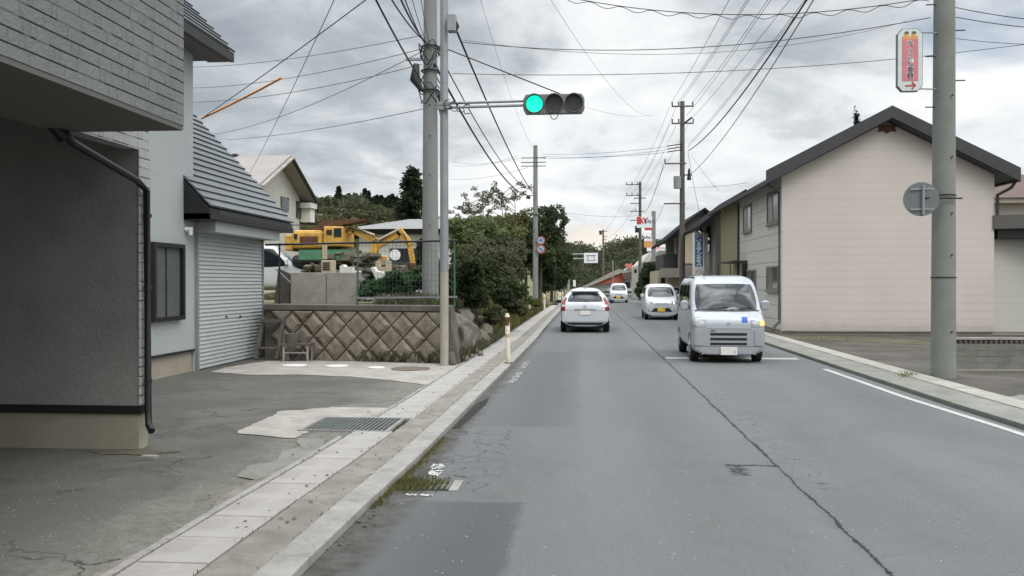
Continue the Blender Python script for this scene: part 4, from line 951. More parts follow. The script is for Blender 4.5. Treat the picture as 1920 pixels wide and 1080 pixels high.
for s_ in (-1, 1):
    xe = apx + s_ * (apx - AX0 + ov + .06)
    MB().hexa([(apx, AY0 - .47, rz_ + .03), (xe, AY0 - .47, ez - .02), (xe, AY0 - .38, ez - .02), (apx, AY0 - .38, rz_ + .03), (apx, AY0 - .47, rz_ + .40), (xe, AY0 - .47, ez + .40), (xe, AY0 - .38, ez + .40), (apx, AY0 - .38, rz_ + .40)]).build('bargeboard', 'fascia', AP)
    MB().box(xe - s_ * .02, xe - s_ * .14, AY0 - .40, 40.75, ez - .02, ez + .13).build('eave_gutter', 'black', AP)
    for y_ in (31.5, 35, 38.5): pass
vt = MB(); vx, vz = at(1664, 240, Y=28.15).x, at(1664, 240, Y=28.15).z
vt.prism([(vx + a * .27, vz + b_ * .14) for a, b_ in ((-1, -.8), (-.45, -.62), (0, -1.15), (.45, -.62), (1, -.8), (.86, 0), (1, .8), (.45, .66), (0, .95), (-.45, .66), (-1, .8), (-.86, 0))], 'y', AY0 - .05, AY0 - .001)
vv = vt.build('gable_vent', 'rust', AP)
MB().disc((vx, AY0 - .055, vz), .09, (0, 1, 0), .03, 14).build('vent_hub', 'dark', vv)
# corner downpipes
MB().tube([(AX0 - .45, AY0 - .1, ez), (AX0 - .08, AY0 - .05, ez - .22), (AX0 - .07, AY0 - .06, .55), (AX0 - .08, AY0 - .10, .42), (AX0 - .25, AY0 - .25, .30), (AX0 - .32, AY0 - .30, .16)], .045, 8).build('downpipe', 'fascia', AP)
MB().tube([(AX1 + .48, AY0 - .3, ez + .0), (AX1 + .40, AY0 - .2, ez - .18), (AX1 + .07, AY0 - .05, ez - .38), (AX1 + .07, AY0 - .05, 3.7)], .05, 8).build('downpipe', 'fascia', AP)
def side_window(y0, y1, z0, z1, par=AP, x=AX0, fm='greywall', gm='glassgrey'):
    m = MB(); x0 = x - .05
    m.box(x0, x, y0, y0 + .06, z0, z1); m.box(x0, x, y1 - .06, y1, z0, z1); m.box(x0, x, y0 + .06, y1 - .06, z0, z0 + .06); m.box(x0, x, y0 + .06, y1 - .06, z1 - .06, z1); m.box(x0 + .01, x - .005, (y0 + y1) / 2 - .03, (y0 + y1) / 2 + .03, z0 + .06, z1 - .06)
    f = m.build('window_frame', fm, par)
    MB().box(x - .03, x - .015, y0 + .06, (y0 + y1) / 2 - .03, z0 + .06, z1 - .06).build('pane', gm, f)
    MB().box(x - .03, x - .015, (y0 + y1) / 2 + .03, y1 - .06, z0 + .06, z1 - .06).build('pane', 'curtain', f)
    MB().box(x - .09, x - .001, y0 - .04, y1 + .04, z0 - .06, z0 - .002).build('sill', fm, f)
def win_px(px0, px1, py0, py1):
    a, b_ = at(px1, py1, X=AX0), at(px0, py1, X=AX0); ym = (a.y + b_.y) / 2; k = at((px0 + px1) / 2, py0, Y=ym)
    side_window(a.y, b_.y, at(px1, py1, X=AX0).z, at(px1, py0, X=AX0).z)
win_px(1440, 1462, 352, 415); win_px(1395, 1410, 382, 432); win_px(1439, 1461, 498, 545); win_px(1400, 1418, 505, 542)
cn = MB().box(5.6, AX0 - .001, 33.9, 37.0, 2.43, 2.49).build('entrance_canopy', 'fascia', AP)
for y_ in (34.1, 37.1): MB().box(5.56, 5.59, y_ - .015, y_ + .015, .06, 2.42).build('canopy_post', 'dark', cn)
MB().box(6.0, AX0, 33.95, 34.0, 1.5, 2.4).build('side_screen', 'dark', cn)
MB().tube([(AX0 - .06, 35.6, 4.75), (AX0 - .06, 35.6, .1)], .04, 8).build('downpipe', 'fascia', AP)
# annex and canopy
AN = thing('annex', 'low white lean-to wing joined to the pink building', 'building', (17, 30, 0))
MB().box(AX1 + .005, 22, 28.5, 34, .12, 3.29).build('wall', 'annex', AN)
MB().box(AX1 + .005, 22, 28.52, 33.9, -.05, .12).build('foundation', 'found', AN)
MB().hexa([(12.55, 28.15, 3.3), (22.2, 24.5, 3.3), (22.2, 34, 3.3), (12.7, 34, 3.3), (12.55, 28.15, 3.72), (22.2, 24.5, 3.72), (22.2, 34, 3.9), (12.7, 34, 3.9)]).build('canopy', 'soffit', AN)
MB().hexa([(12.7, 28.2, 3.0), (22.0, 24.8, 3.0), (22.0, 28.5, 3.0), (12.7, 28.45, 3.0), (12.7, 28.2, 3.295), (22.0, 24.8, 3.295), (22.0, 28.5, 3.295), (12.7, 28.45, 3.295)]).build('canopy_beam', 'black', AN)
HR = thing('house', 'cream house with brown hipped roof far right behind the annex', 'house', (24, 46, 0))
MB().box(17.0, 29, 45, 53, 0, 5.5).build('wall', 'pink', HR)
m = MB(); m.add([(16.3, 44.2, 5.75), (30, 44.2, 5.75), (30, 54, 5.75), (16.3, 54, 5.75), (20.6, 48, 7.3), (26, 48, 7.3)], [(0, 1, 5, 4), (1, 2, 5), (2, 3, 4, 5), (3, 0, 4), (0, 3, 2, 1)]); m.build('roof', 'roofbrown', HR)
MB().box(16.4, 29.9, 44.3, 53.9, 5.5, 5.74).build('eave', 'found', HR)
MB().box(18.6, 21.2, 44.95, 45, 3.4, 4.6).build('window', 'glassd', HR)
# low block wall on the right
LW = thing('low_wall', 'low grey block wall with slotted top course behind the big pole', 'wall', (9.5, 16.6, 0))
c_ = at(1790, 695, z=.03); wl0, wl1, wyy = c_.x, c_.x + 5, c_.y + .06
for i in range(4):
    z0 = .06 + i * .115; m = MB(); x = wl0 - (.2 if i % 2 else 0)
    while x < wl1:
        a_ = max(x, wl0); b_ = min(x + .385, wl1)
        if b_ - a_ > .03: m.box(a_, b_, wyy - .032 - rnd.uniform(0, .004), wyy + .10, z0 + .006, z0 + .109)
        x += .395
    m.build('block_course', 'rslab', LW)
MB().box(wl0 + .002, wl1 - .002, wyy - .026, wyy + .095, .06, .52).build('mortar', 'rkerb', LW)
MB().box(wl0, wl1, wyy - .06, wyy + .12, -.02, .06).build('footing', 'rkerb', LW)
m = MB(); x = wl0
while x < wl1 - .05: m.box(x, x + .05, wyy - .03, wyy + .09, .52, .60); x += .09
m.build('slotted_course', 'wallconc', LW)
MB().box(wl0, wl1, wyy + .0, wyy + .06, .52, .60).build('back_panel', 'wallconc', LW)
MB().box(wl0, wl1, wyy - .04, wyy + .10, .60, .635).build('coping', 'rkerb', LW)

# ============================================================ FURTHER BUILDINGS ON THE RIGHT
def gable_x(par, x0, x1, y0, y1, ze, zr, wallmat, roofmat, ov=.6, front=.5, th=.16):
    MB().prism([(x0, 0), (x1, 0), (x1, ze), ((x0 + x1) / 2, zr), (x0, ze)], 'y', y0, y1).build('wall', wallmat, par)
    xm = (x0 + x1) / 2; k = (zr - ze) / (xm - x0); m = MB()
    for s_ in (-1, 1):
        xe = xm + s_ * (xm - x0 + ov); zE = zr - k * (xm - x0 + ov) + .03
        m.hexa([(xm, y0 - front, zr + .03), (xe, y0 - front, zE), (xe, y1 + .3, zE), (xm, y1 + .3, zr + .03), (xm, y0 - front, zr + .03 + th), (xe, y0 - front, zE + th), (xe, y1 + .3, zE + th), (xm, y1 + .3, zr + .03 + th)])
    return m.build('roof', roofmat, par)
B2 = thing('house', 'grey brown house with steep black gable next to the pink building', 'house', (8.5, 45, 0))
gable_x(B2, 6.15, 8.7, 41.8, 49, 4.75, 5.75, 'greywall', 'blackroof', .85, .7)
for y0, z0, z1 in ((43.4, 3.1, 4.4), (46.4, 3.2, 4.4)): MB().box(6.10, 6.149, y0, y0 + 1.3, z0, z1).build('window', 'glassd', B2)
MB().box(6.6, 7.5, 41.74, 41.798, 3.2, 4.5).build('window', 'glassd', B2)
B3 = thing('shop', 'shop house with black roof, grey fascia and cream shutter', 'shop', (7, 55, 0))
gable_x(B3, 5.7, 8.6, 53.5, 62, 4.7, 5.9, 'greywall', 'blackroof', .95, .8)
MB().box(5.9, 7.6, 53.42, 53.498, 2.8, 4.6).build('cream_panel', 'beige', B3)
MB().box(4.6, 8.6, 52.2, 53.9, 1.95, 2.5).build('fascia', 'greywall', B3)
MB().box(5.1, 7.2, 53.0, 53.4, .3, 1.94).build('shutter', 'beige', B3)
MB().box(4.55, 4.7, 54.2, 61, .1, 2.4).build('side_wall', 'beige', B3)
MB().box(4.85, 5.68, 54.2, 60, 2.5, 3.4).build('porch_roof', 'fascia', B3)
MB().box(5.64, 5.698, 54.6, 55.5, 3.2, 4.4).build('window', 'white', B3)
def PB(par, name, mat, px0, px1, py0, py1, Y, dep, bevel=0): return MB().box(*pbox(px0, px1, py0, py1, Y, dep)).build(name, mat, par, bevel=bevel)
B4 = thing('shop', 'grey shop with sign on its roof beyond the dark bushes', 'shop', (11, 88, 0))
a = pbox(1197, 1262, 472, 530, 86, 12)
m = MB(); m.prism([(a[0], 0), (a[1] + 4, 0), (a[1] + 4, a[5]), (a[0] + 1.2, a[5]), (a[0], a[5] - 1.3)], 'y', 86, 98); m.build('wall', 'annex', B4)
m = MB(); m.prism([(a[0] + 1.0, 3.6), (a[1] + 4, 3.6), (a[1] + 4, a[5] + .1), (a[0] + 1.9, a[5] + .1)], 'y', 85.3, 86 - .01); m.build('front_roof', 'roofgrey', B4)
PB(B4, 'eave_shadow_strip', 'dark', 1207, 1262, 491.5, 494.5, 85.2, .09)  # solid dark strip standing in for the shade under the eave
PB(B4, 'window', 'glassd', 1189, 1194, 505, 512, 85.97, .02); PB(B4, 'window', 'glassd', 1197, 1202, 505, 512, 85.97, .02)
sb = PB(B4, 'roof_sign', 'signlett', 1213, 1258, 458, 471, 86.5, .3)
m = MB(); c = P3(1231, 464.5, 86.46); text_mb(m, 'AY', .55, c, (1, 0, 0), (0, 0, 1), bold=.02); m.build('lettering', 'signred', sb)
m = MB(); c = P3(1244, 466, 86.46); text_mb(m, 'いい', .32, c, (1, 0, 0), (0, 0, 1), bold=.01); m.build('lettering', 'inkgrey', sb)
B5 = thing('house', 'white house with red shed roofs at the far bend of the road', 'house', (4, 108, 0))
YB = 106
m = MB(); m.prism([(P3(x_, y_, YB).x, P3(x_, y_, YB).z) for x_, y_ in ((1085, 546), (1085, 540), (1100, 536), (1160, 512), (1196, 512), (1196, 546))], 'y', YB, YB + 8); m.build('wall', 'white', B5)
m = MB(); m.prism([(P3(x_, y_, YB).x, P3(x_, y_, YB).z) for x_, y_ in ((1096, 537), (1150, 508), (1170, 512), (1173, 524), (1168, 530), (1130, 532))], 'y', YB - .9, YB - .01); m.build('red_roof', 'roofred', B5)
m = MB(); m.prism([(P3(x_, y_, YB).x, P3(x_, y_, YB).z) for x_, y_ in ((1086, 540), (1160, 504), (1170, 507), (1168, 510), (1090, 543))], 'y', YB - 1.2, YB - .91); m.build('white_verge', 'conc', B5)
m = MB(); m.prism([(P3(x_, y_, YB).x, P3(x_, y_, YB).z) for x_, y_ in ((1164, 512), (1185, 510), (1197, 515), (1186, 524), (1170, 524))], 'y', YB - 1.5, YB - .02); m.build('small_roof', 'roofbrown', B5)
PB(B5, 'window', 'glassd', 1172, 1182, 529, 540, YB - .05, .04)
PB(B5, 'brick_wall', 'roofbrown', 1186, 1200, 546, 552, YB - 3, .3)
B6 = thing('house', 'small house with bright pink-red roof behind the white one', 'house', (10, 125, 0))
m = MB(); m.prism([(P3(x_, y_, 125).x, P3(x_, y_, 125).z) for x_, y_ in ((1168, 530), (1168, 508), (1180, 500), (1196, 506), (1196, 530))], 'y', 125, 131); m.build('wall', 'white', B6)
m = MB(); m.prism([(P3(x_, y_, 125).x, P3(x_, y_, 125).z) for x_, y_ in ((1170, 498), (1175, 494), (1180, 496), (1183, 493), (1186, 499), (1194, 503), (1186, 506), (1178, 503))], 'y', 124, 124.98); m.build('roof', 'roofpink', B6)

# ============================================================ POLES
def taper_pole(px, Y, ztop, r0, r1, mat, label, name='utility_pole', group=None, z0=0.0):
    x = at(px, 530, Y=Y).x
    t = thing(name, label, 'utility pole' if name == 'utility_pole' else 'pole', (x, Y, z0), group)
    MB().tube([(x, Y, z0 - .3 if name == 'utility_pole' else z0), (x, Y, ztop)], [r0, r1], 18).build('shaft', mat, t)
    return t, x
def crossarm(t, x, Y, z, x0, x1, ins=(), mat='polebrown', s=.07):
    c = MB().box(x + x0, x + x1, Y - .14, Y - .14 + s, z - s / 2, z + s / 2).build('crossarm', mat, t)
    for q in ins:
        m = MB(); m.tube([(x + q, Y - .105, z + s / 2), (x + q, Y - .105, z + .10), (x + q, Y - .105, z + .13), (x + q, Y - .105, z + .22), (x + q, Y - .105, z + .25)], [.02, .05, .035, .05, .02], 8); m.build('insulator', 'inkgrey', c)
# near left pole
P1, p1x = taper_pole(807, 20.0, 10.5, .195, .135, 'pole', 'thick grey concrete pole behind the block wall', z0=WT)
m = MB()
for i, z in enumerate((2.95, 4.1, 5.0, 5.7)): MB().tube([(p1x + .02, 20 - .16, z), (p1x + .02, 20 - .21, z)], .013, 6).build('step_bolt', 'dark', P1)
rg = random.Random(8)
for z, r_ in ((6.05, .20), (6.5, .20), (7.05, .2)): MB().tube([(p1x + math.cos(a) * r_, 20 + math.sin(a) * r_, z) for a in [i * math.pi / 8 for i in range(17)]], .02, 6).build('band', 'dark', P1)
cl_ = MB(); cl_.tube([(p1x - .28, 19.75, 6.6), (p1x - .30, 19.7, 6.25), (p1x - .15, 19.72, 6.0)], [.07, .12, .05], 10); cl_.build('cable_closure', 'dark', P1)
cl_ = MB(); cl_.tube([(p1x + .24, 19.8, 6.0), (p1x + .30, 19.75, 5.6), (p1x + .33, 19.75, 5.25)], [.04, .07, .03], 10); cl_.build('cable_closure', 'dark', P1)
for i in range(7):
    pts = []; a0 = rg.uniform(0, 6.3); zc_ = rg.uniform(5.9, 7.0); rr = rg.uniform(.2, .34)
    for j in range(12):
        a = a0 + j * .42; pts.append((p1x + math.cos(a) * rr, 20 + math.sin(a) * rr * .8 - .05, zc_ + .22 * math.sin(j * .9 + i)))
    MB().tube(pts, .013, 5).build('cable_loop', 'wire', P1)
MB().box(p1x - .55, p1x - .15, 19.86, 19.92, 6.72, 6.78).build('bracket', 'steel', P1)
# signal pole
SY = 16.95; SX = at(833, 530, Y=SY).x
SP = thing('traffic_signal', 'horizontal traffic light with lit green lamp on a slim steel pole', 'traffic light', (SX, SY, 0))
MB().tube([(SX, SY, 0), (SX, SY, 1.85)], [.083, .083], 18).build('lower_pole', 'steelbeige', SP)
MB().tube([(SX, SY, 1.85), (SX, SY, 8.2)], [.082, .076], 18).build('pole', 'steel', SP)
MB().tube([(SX, SY, 0), (SX, SY, .05)], [.10, .10], 18).build('base_collar', 'conc', SP)
sg_l, sg_r = at(981, 195, Y=SY - .26).x, at(1096, 195, Y=SY - .26).x; sz_ = at(1038, 195, Y=SY - .26).z
for z in (at(833, 196, Y=SY).z, at(833, 204, Y=SY).z): MB().tube([(SX - .10, SY - .1, z), (sg_l + .05, (SY - .21), z)], .026, 10).build('arm', 'steel', SP)
MB().tube([(SX + .06, SY, at(845, 92, Y=SY).z), (at(1053, 177, Y=SY - .21).x, (SY - .21), at(1053, 177, Y=SY - .21).z)], .012, 6).build('stay_wire', 'wire', SP)
for z in (at(833, 196, Y=SY).z, at(833, 204, Y=SY).z): MB().box(SX - .12, SX + .14, SY - .13, SY - .07, z - .035, z + .035).build('arm_clamp', 'steel', SP)
H2 = .375 / 2
m = MB(); x0, x1 = sg_l, sg_r; ch = .09
m.prism([(x0 + ch * .6, sz_ - H2), (x1 - ch * .6, sz_ - H2), (x1, sz_ - H2 + ch), (x1, sz_ + H2 - ch), (x1 - ch * .6, sz_ + H2), (x0 + ch * .6, sz_ + H2), (x0, sz_ + H2 - ch), (x0, sz_ - H2 + ch)], 'y', SY - .29, SY - .16)
hs = m.build('signal_housing', 'lamp', SP, bevel=.015)
for i, px in enumerate((1002, 1039, 1076)):
    cx = at(px, 195, Y=SY - .31).x
    ring = MB(); n_ = 24
    vo = []; 
    # visor: hood, longer above than below
    for j in range(n_):
        a = 2 * math.pi * j / n_; ln_ = .04 + .11 * max(0, math.sin(a) + .25) / 1.25
        for rr, dd in ((.172, 0), (.172, ln_), (.164, ln_), (.164, 0)): vo.append((cx + math.cos(a) * rr, SY - .292 - dd, sz_ + math.sin(a) * rr))
    fo = [(j * 4 + q, ((j + 1) % n_) * 4 + q, ((j + 1) % n_) * 4 + q + 1, j * 4 + q + 1) for j in range(n_) for q in range(3)]
    ring.add(vo, fo, True); ring.build('visor', 'lamp', hs)
    le = MB().disc((cx, SY - .298, sz_), .158, (0, 1, 0), .01, 28).build('lens', 'signalgreen' if i == 0 else 'lampdark', hs)
m = MB(); c0 = at(1039, 214, Y=SY - .26); m.tube([(c0.x +   .07 * math.cos(a), SY - .26, c0.z + .0 - .1 * abs(math.sin(a))) for a in [math.pi + i * math.pi / 8 for i in range(9)]], .008, 5); m.build('cable_loop', 'wire', SP)
bx = MB(); c0 = at(842, 43, Y=SY - .2); bx.box(c0.x - .03, c0.x + .13, SY - .25, SY - .05, c0.z - .16, c0.z + .16); bx.build('junction_box', 'steel', SP, bevel=.01)
MB().tube([at(848, 28, Y=SY - .1), at(856, 50, Y=SY - .1), at(854, 60, Y=SY - .1)], [.03, .06, .03], 8).build('cable_closure', 'dark', SP)
for i in range(6):
    pts = [at(840 + 12 * i + 8 * math.cos(a), 196 + 10 * math.sin(a) + 3 * i, Y=SY - .15) for a in [rg.uniform(0, 1) + j * .7 for j in range(8)]]
    if i < 4: MB().tube(pts, .009, 5).build('cable_loop', 'wire', SP)
# right near pole
PY4 = at(1769, 703, z=.07).y; P4, p4x = taper_pole(1769, PY4, 9.5, .205, .155, 'poleg', 'thick concrete pole on the right slab carrying the nursery sign')
for i, (px, py) in enumerate(((1738, 9), (1792, 57), (1738, 106), (1794, 151), (1738, 201))):
    s_ = -1 if px < 1769 else 1; z = at(px, py, Y=(PY4 -0.050)).z; rr = .205 - .05 * z / 9.5
    MB().tube([(p4x + s_ * rr * .8, (PY4 -0.050), z), (p4x + s_ * (rr + .15), (PY4 -0.050), z)], .011, 6).build('step_bolt', 'dark', P4)
for py in (366, 371, 520): 
    z = at(1769, py, Y=(PY4 -0.050)).z; rr = .207 - .05 * z / 9.5
    MB().tube([(p4x + math.cos(a) * rr, (PY4 +0.000) + math.sin(a) * rr, z) for a in [i * math.pi / 8 for i in range(17)]], .012, 6).build('band', 'dark', P4)
for py in (180, 295, 400, 478, 622): MB().tube([(p4x + .06, (PY4 -0.180), at(1769, py, Y=(PY4 -0.150)).z), (p4x + .06, (PY4 -0.220), at(1769, py, Y=(PY4 -0.150)).z)], .014, 6).build('bolt', 'dark', P4)
# nursery sign
NS = thing('hanging_sign', 'octagonal white and pink nursery sign with red arrow hung beside the pole', 'sign', (at(1704, 172, Y=(PY4 -0.150)).x, (PY4 -0.150), 3.5))
xs0, xs1 = at(1680, 100, Y=(PY4 -0.150)).x, at(1728, 100, Y=(PY4 -0.150)).x; zt, zb = at(1704, 55, Y=(PY4 -0.150)).z, at(1704, 173, Y=(PY4 -0.150)).z
def octo(x0, x1, z0, z1, c): return [(x0 + c, z0), (x1 - c, z0), (x1, z0 + c * 1.15), (x1, z1 - c * 1.15), (x1 - c, z1), (x0 + c, z1), (x0, z1 - c * 1.15), (x0, z0 + c * 1.15)]
MB().prism(octo(xs0, xs1, zb, zt, .08), 'y', (PY4 -0.200), (PY4 -0.135)).build('box', 'signgrey', NS)
fc = MB().prism(octo(xs0 + .012, xs1 - .012, zb + .012, zt - .012, .076), 'y', (PY4 -0.212), (PY4 -0.201)).build('face', 'signwhite', NS)
zp1 = at(1704, 153, Y=(PY4 -0.150)).z; zp0 = at(1704, 76, Y=(PY4 -0.150)).z
MB().box(xs0 + .08, xs1 - .08, (PY4 -0.219), (PY4 -0.213), zp1, zp0).build('pink_panel', 'signpink', fc)
MB().box(xs0 + .08, xs1 - .08, (PY4 -0.219), (PY4 -0.213), zp0 + .001, zp0 + .055).build('orange_band', 'signorange', fc)
xc = (xs0 + xs1) / 2
for q in (-.06, .06):
    MB().disc((xc + q, (PY4 -0.217), zp0 + .085), .034, (0, 1, 0), .006, 14).build('picture', 'signorange', fc)
    MB().prism([(xc + q - .04, zp0 + .10), (xc + q + .04, zp0 + .10), (xc + q + .025, zp0 + .135), (xc + q - .025, zp0 + .135)], 'y', (PY4 -0.224), (PY4 -0.220)).build('picture', 'ink', fc)
for i, chh in enumerate('たっこ保育園'):
    zc_ = zp0 - .07 - i * (zp0 - zp1 - .14) / 5
    m = MB(); text_mb(m, chh, .112 if i > 2 else .105, (xc, (PY4 -0.221), zc_), (1, 0, 0), (0, 0, 1), bold=.009); m.build('lettering', 'signlett', fc)
    m = MB(); text_mb(m, chh, .112 if i > 2 else .105, (xc, (PY4 -0.224), zc_), (1, 0, 0), (0, 0, 1), bold=.003); m.build('lettering', 'inkgrey', fc)
za = (zb + zp1) / 2 + .01
m = MB(); m.bar((xc - .08, (PY4 -0.218), za), (xc + .07, (PY4 -0.218), za), .008, .02, (0, 0, 1)); m.bar((xc + .03, (PY4 -0.218), za + .06), (xc + .085, (PY4 -0.218), za - .006), .008, .022); m.bar((xc + .03, (PY4 -0.218), za - .06), (xc + .085, (PY4 -0.218), za + .006), .008, .022); m.build('arrow', 'signred', fc)
for z in (zt - .05, zb + .06): MB().tube([(xs1 - .02, (PY4 -0.130), z), (p4x, (PY4 -0.050), z)], .012, 6).build('bracket', 'steel', NS)
# round sign seen from behind
c = at(1725, 374, Y=(PY4 -0.250))
RS = thing('round_sign', 'round road sign seen from behind, clamped to the right pole', 'sign', (c.x, (PY4 -0.250), c.z - .28))
MB().disc((c.x, (PY4 -0.300), c.z), .285, (0.12, 1, 0), .012, 40).build('plate', 'signgrey', RS)
MB().tube([(c.x + .02, (PY4 -0.340), c.z + .23), (c.x + .02, (PY4 -0.340), c.z - .27)], .026, 10).build('post', 'steel', RS)
for d_ in (.17, -.17): MB().bar((c.x - .18, (PY4 -0.325), c.z + d_), (c.x + .2, (PY4 -0.325), c.z + d_), .012, .03).build('rib', 'steel', RS)
MB().tube([(c.x + .03, (PY4 -0.330), c.z + .02), (p4x + .22, (PY4 -0.200), c.z + .02)], .016, 6).build('bracket', 'dark', RS)
# second left pole with round signs
P2, p2x = taper_pole(1004, 59, 10.85, .19, .14, 'pole', 'concrete pole with two round signs by the left verge')
for z in (10.0, 9.7, 9.45): crossarm(P2, p2x, 59, z, -.95, .7, (), 'dark', .05)
MB().tube([(p2x - .6, 58.9, 7.4), (p2x - .35, 58.9, 7.35)], .12, 8).build('cable_closure', 'dark', P2)
def digits(fc, mat, body, c, size, y): m = MB(); text_mb(m, body, size, (c.x, y, c.z), (1, 0, 0), (0, 0, 1), bold=.01); m.build('lettering', mat, fc)
for i, (px, py, lab) in enumerate(((1014, 451, 'upper round red rimmed sign on the left pole'), (1014, 467, 'lower round red rimmed sign on the left pole'))):
    c = at(px, py, Y=58.7); t = thing('round_sign', lab, 'sign', (c.x, 58.7, c.z), 'round signs on the left pole')
    MB().disc((c.x, 58.7, c.z), .30, (0, 1, 0), .02, 28).build('rim', 'fadedred', t)
    MB().disc((c.x, 58.684, c.z), .215, (0, 1, 0), .01, 28).build('face', 'signfaded', t)
    if i == 0: m = MB(); text_mb(m, '40', .26, (c.x, 58.675, c.z), (1, 0, 0), (0, 0, 1), bold=.012); m.build('lettering', 'signblue', t)
    else: MB().bar((c.x - .12, 58.675, c.z + .1), (c.x + .12, 58.675, c.z - .1), .01, .09).build('symbol', 'signblue', t)
    MB().box(p2x, c.x, 58.72, 58.76, c.z - .03, c.z + .03).build('bracket', 'steel', t)
# right pole behind the van
P3_, p3x = taper_pole(1279, 47.5, 11.3, .165, .115, 'polebrown', 'dark pole with transformer and many crossarms beside the shops')
yq = 47.5
for z, a, b_, ins in ((at(1278, 200, Y=yq).z, -.58, .58, (-.54, -.2, .54)), (at(1278, 232, Y=yq).z, -.58, .58, (-.54, -.2, .56))): crossarm(P3_, p3x, yq, z, a, b_, ins)
for py in (271, 276.5, 282): 
    z = at(1270, py, Y=yq).z; MB().tube([(p3x - .82, yq - .1, z - .1), (p3x, yq - .1, z + .02)], .03, 6).build('dead_end_arm', 'dark', P3_)
crossarm(P3_, p3x, yq, at(1278, 307, Y=yq).z, -.95, .2, (-.92,)); crossarm(P3_, p3x, yq, at(1278, 382, Y=yq).z, -.98, .15)
MB().tube([(p3x + .1, yq - .1, at(1, 250, Y=yq).z), (p3x + .5, yq - .1, at(1, 240, Y=yq).z)], .05, 8).build('arm_bracket', 'dark', P3_)
c = at(1270, 342, Y=yq - .35); MB().tube([(c.x, yq - .35, c.z - .32), (c.x, yq - .35, c.z + .32)], .2, 16).build('transformer', 'steel', P3_)
MB().tube([(p3x + .35, yq - .1, at(1, 350, Y=yq).z), (p3x + .35, yq - .1, at(1, 330, Y=yq).z)], [.12, .05], 8).build('cutout', 'dark', P3_)
MB().box(p3x, p3x + .5, yq - .12, yq - .07, at(1, 342, Y=yq).z, at(1, 340, Y=yq).z).build('crossarm', 'dark', P3_)
# farther poles
P5, p5x = taper_pole(1200, 82, at(1, 352, Y=82).z, .17, .12, 'polebrown', 'tall dark pole in front of the shop sign tower')
for py, a, b_, ins in ((357, -1.3, .1, (-1.25, -.75, -.25)), (376, -1.3, .1, (-1.25, -.75, -.25)), (381, -.6, .55, ()), (390, -.9, .0, ()), (404, -.9, .4, (-.4,)), (420, -.9, .1, ())): crossarm(P5, p5x, 82, at(1, py, Y=82).z, a, b_, ins, 'dark')
c = at(1195, 430, Y=81.7); MB().tube([(c.x, 81.6, c.z - .3), (c.x, 81.6, c.z + .3)], .22, 12).build('transformer', 'dark', P5)
P6, p6x = taper_pole(1131, 118, at(1, 436, Y=118).z, .16, .11, 'polebrown', 'dark pole standing in front of the far red roof')
for py, a, b_ in ((439, -.6, .6), (448, 0, .5), (453, 0, .5)): crossarm(P6, p6x, 118, at(1, py, Y=118).z, a, b_, (), 'dark')
MB().tube([(p6x - .35, 117.8, at(1, 445, Y=118).z), (p6x - .35, 117.8, at(1, 438, Y=118).z)], .2, 10).build('transformer', 'dark', P6)
P7, p7x = taper_pole(1057.5, 96, at(1, 402, Y=96).z, .10, .07, 'polebrown', 'thin bare pole above the left trees', name='slim_pole')
P8, p8x = taper_pole(1149, 98, at(1, 490, Y=98).z, .07, .06, 'steel', 'short thin pole in front of the white roof', name='slim_pole')
# gantry direction sign
GX = at(1066, 530, Y=92).x
GS = thing('gantry_sign', 'white direction sign board on an arm over the road', 'sign', (GX, 92, 0))
MB().tube([(GX, 92, 0), (GX, 92, at(1, 484, Y=92).z)], .12, 12).build('post', 'steelbeige', GS)
for py in (479.5, 487.5): MB().tube([(GX, 92, at(1, py, Y=92).z), (at(1098, py, Y=92).x, 92, at(1, py, Y=92).z)], .07, 8).build('arm', 'steel', GS)
a = pbox(1095, 1121, 474, 493, 91.8, .06); bd = MB().box(*a).build('board', 'signlett', GS)
m = MB(); yb = 91.78
for (x0, x1, z0, z1) in ((.15, .85, .68, .76), (.15, .85, .22, .27), (.26, .31, .3, .62), (.70, .75, .3, .62)):
    MB().box(a[0] + (a[1] - a[0]) * x0, a[0] + (a[1] - a[0]) * x1, yb, yb + .015, a[4] + (a[5] - a[4]) * z0, a[4] + (a[5] - a[4]) * z1).build('road_diagram', 'inkgrey', bd)
# small white sign posts and panels left of the hatchback
for px, py0, py1, wpx, lab in ((1077, 525, 545, 5, 'small white board on a post beside the gantry'), (1059.5, 526, 546, 5, 'pale grey panel among the far left trees')):
    c = at(px, py1, Y=86); t = thing('roadside_board', lab, 'sign', (c.x, 86, 0))
    MB().box(*pbox(px - wpx / 2, px + wpx / 2, py0, py0 + 12, 86, .06)).build('board', 'signlett' if px > 1070 else 'pole', t); MB().tube([(c.x + .1, 86.05, 0), (c.x + .1, 86.05, pbox(px, px, py0, py1, 86, 0)[5])], .04, 6).build('post', 'steel', t)
# shop sign tower
ST = thing('sign_tower', 'tall shop sign tower with white and orange boards', 'sign', (at(1226, 530, Y=78).x, 78, 0))
tx = at(1225.5, 530, Y=78).x; MB().box(tx - .17, tx + .17, 77.9, 78.2, 0, at(1, 404, Y=78).z).build('post', 'pole', ST)
b1 = MB().box(*pbox(1194, 1223, 406, 427, 77.8, .25)).build('board', 'signlett', ST)
MB().box(*pbox(1194, 1202, 406.5, 420, 77.77, .02)).build('red_panel', 'signred', b1)
MB().box(*pbox(1209, 1223, 427, 431.5, 77.8, .25)).build('red_strip', 'signred', ST)
m = MB(); text_mb(m, 'AY', .62, at(1205.5, 414, Y=77.76), (1, 0, 0), (0, 0, 1), bold=.03); m.build('lettering', 'signred', b1)
m = MB(); text_mb(m, 'いい', .36, at(1217, 415.5, Y=77.76), (1, 0, 0), (0, 0, 1), bold=.02); m.build('lettering', 'inkgrey', b1)
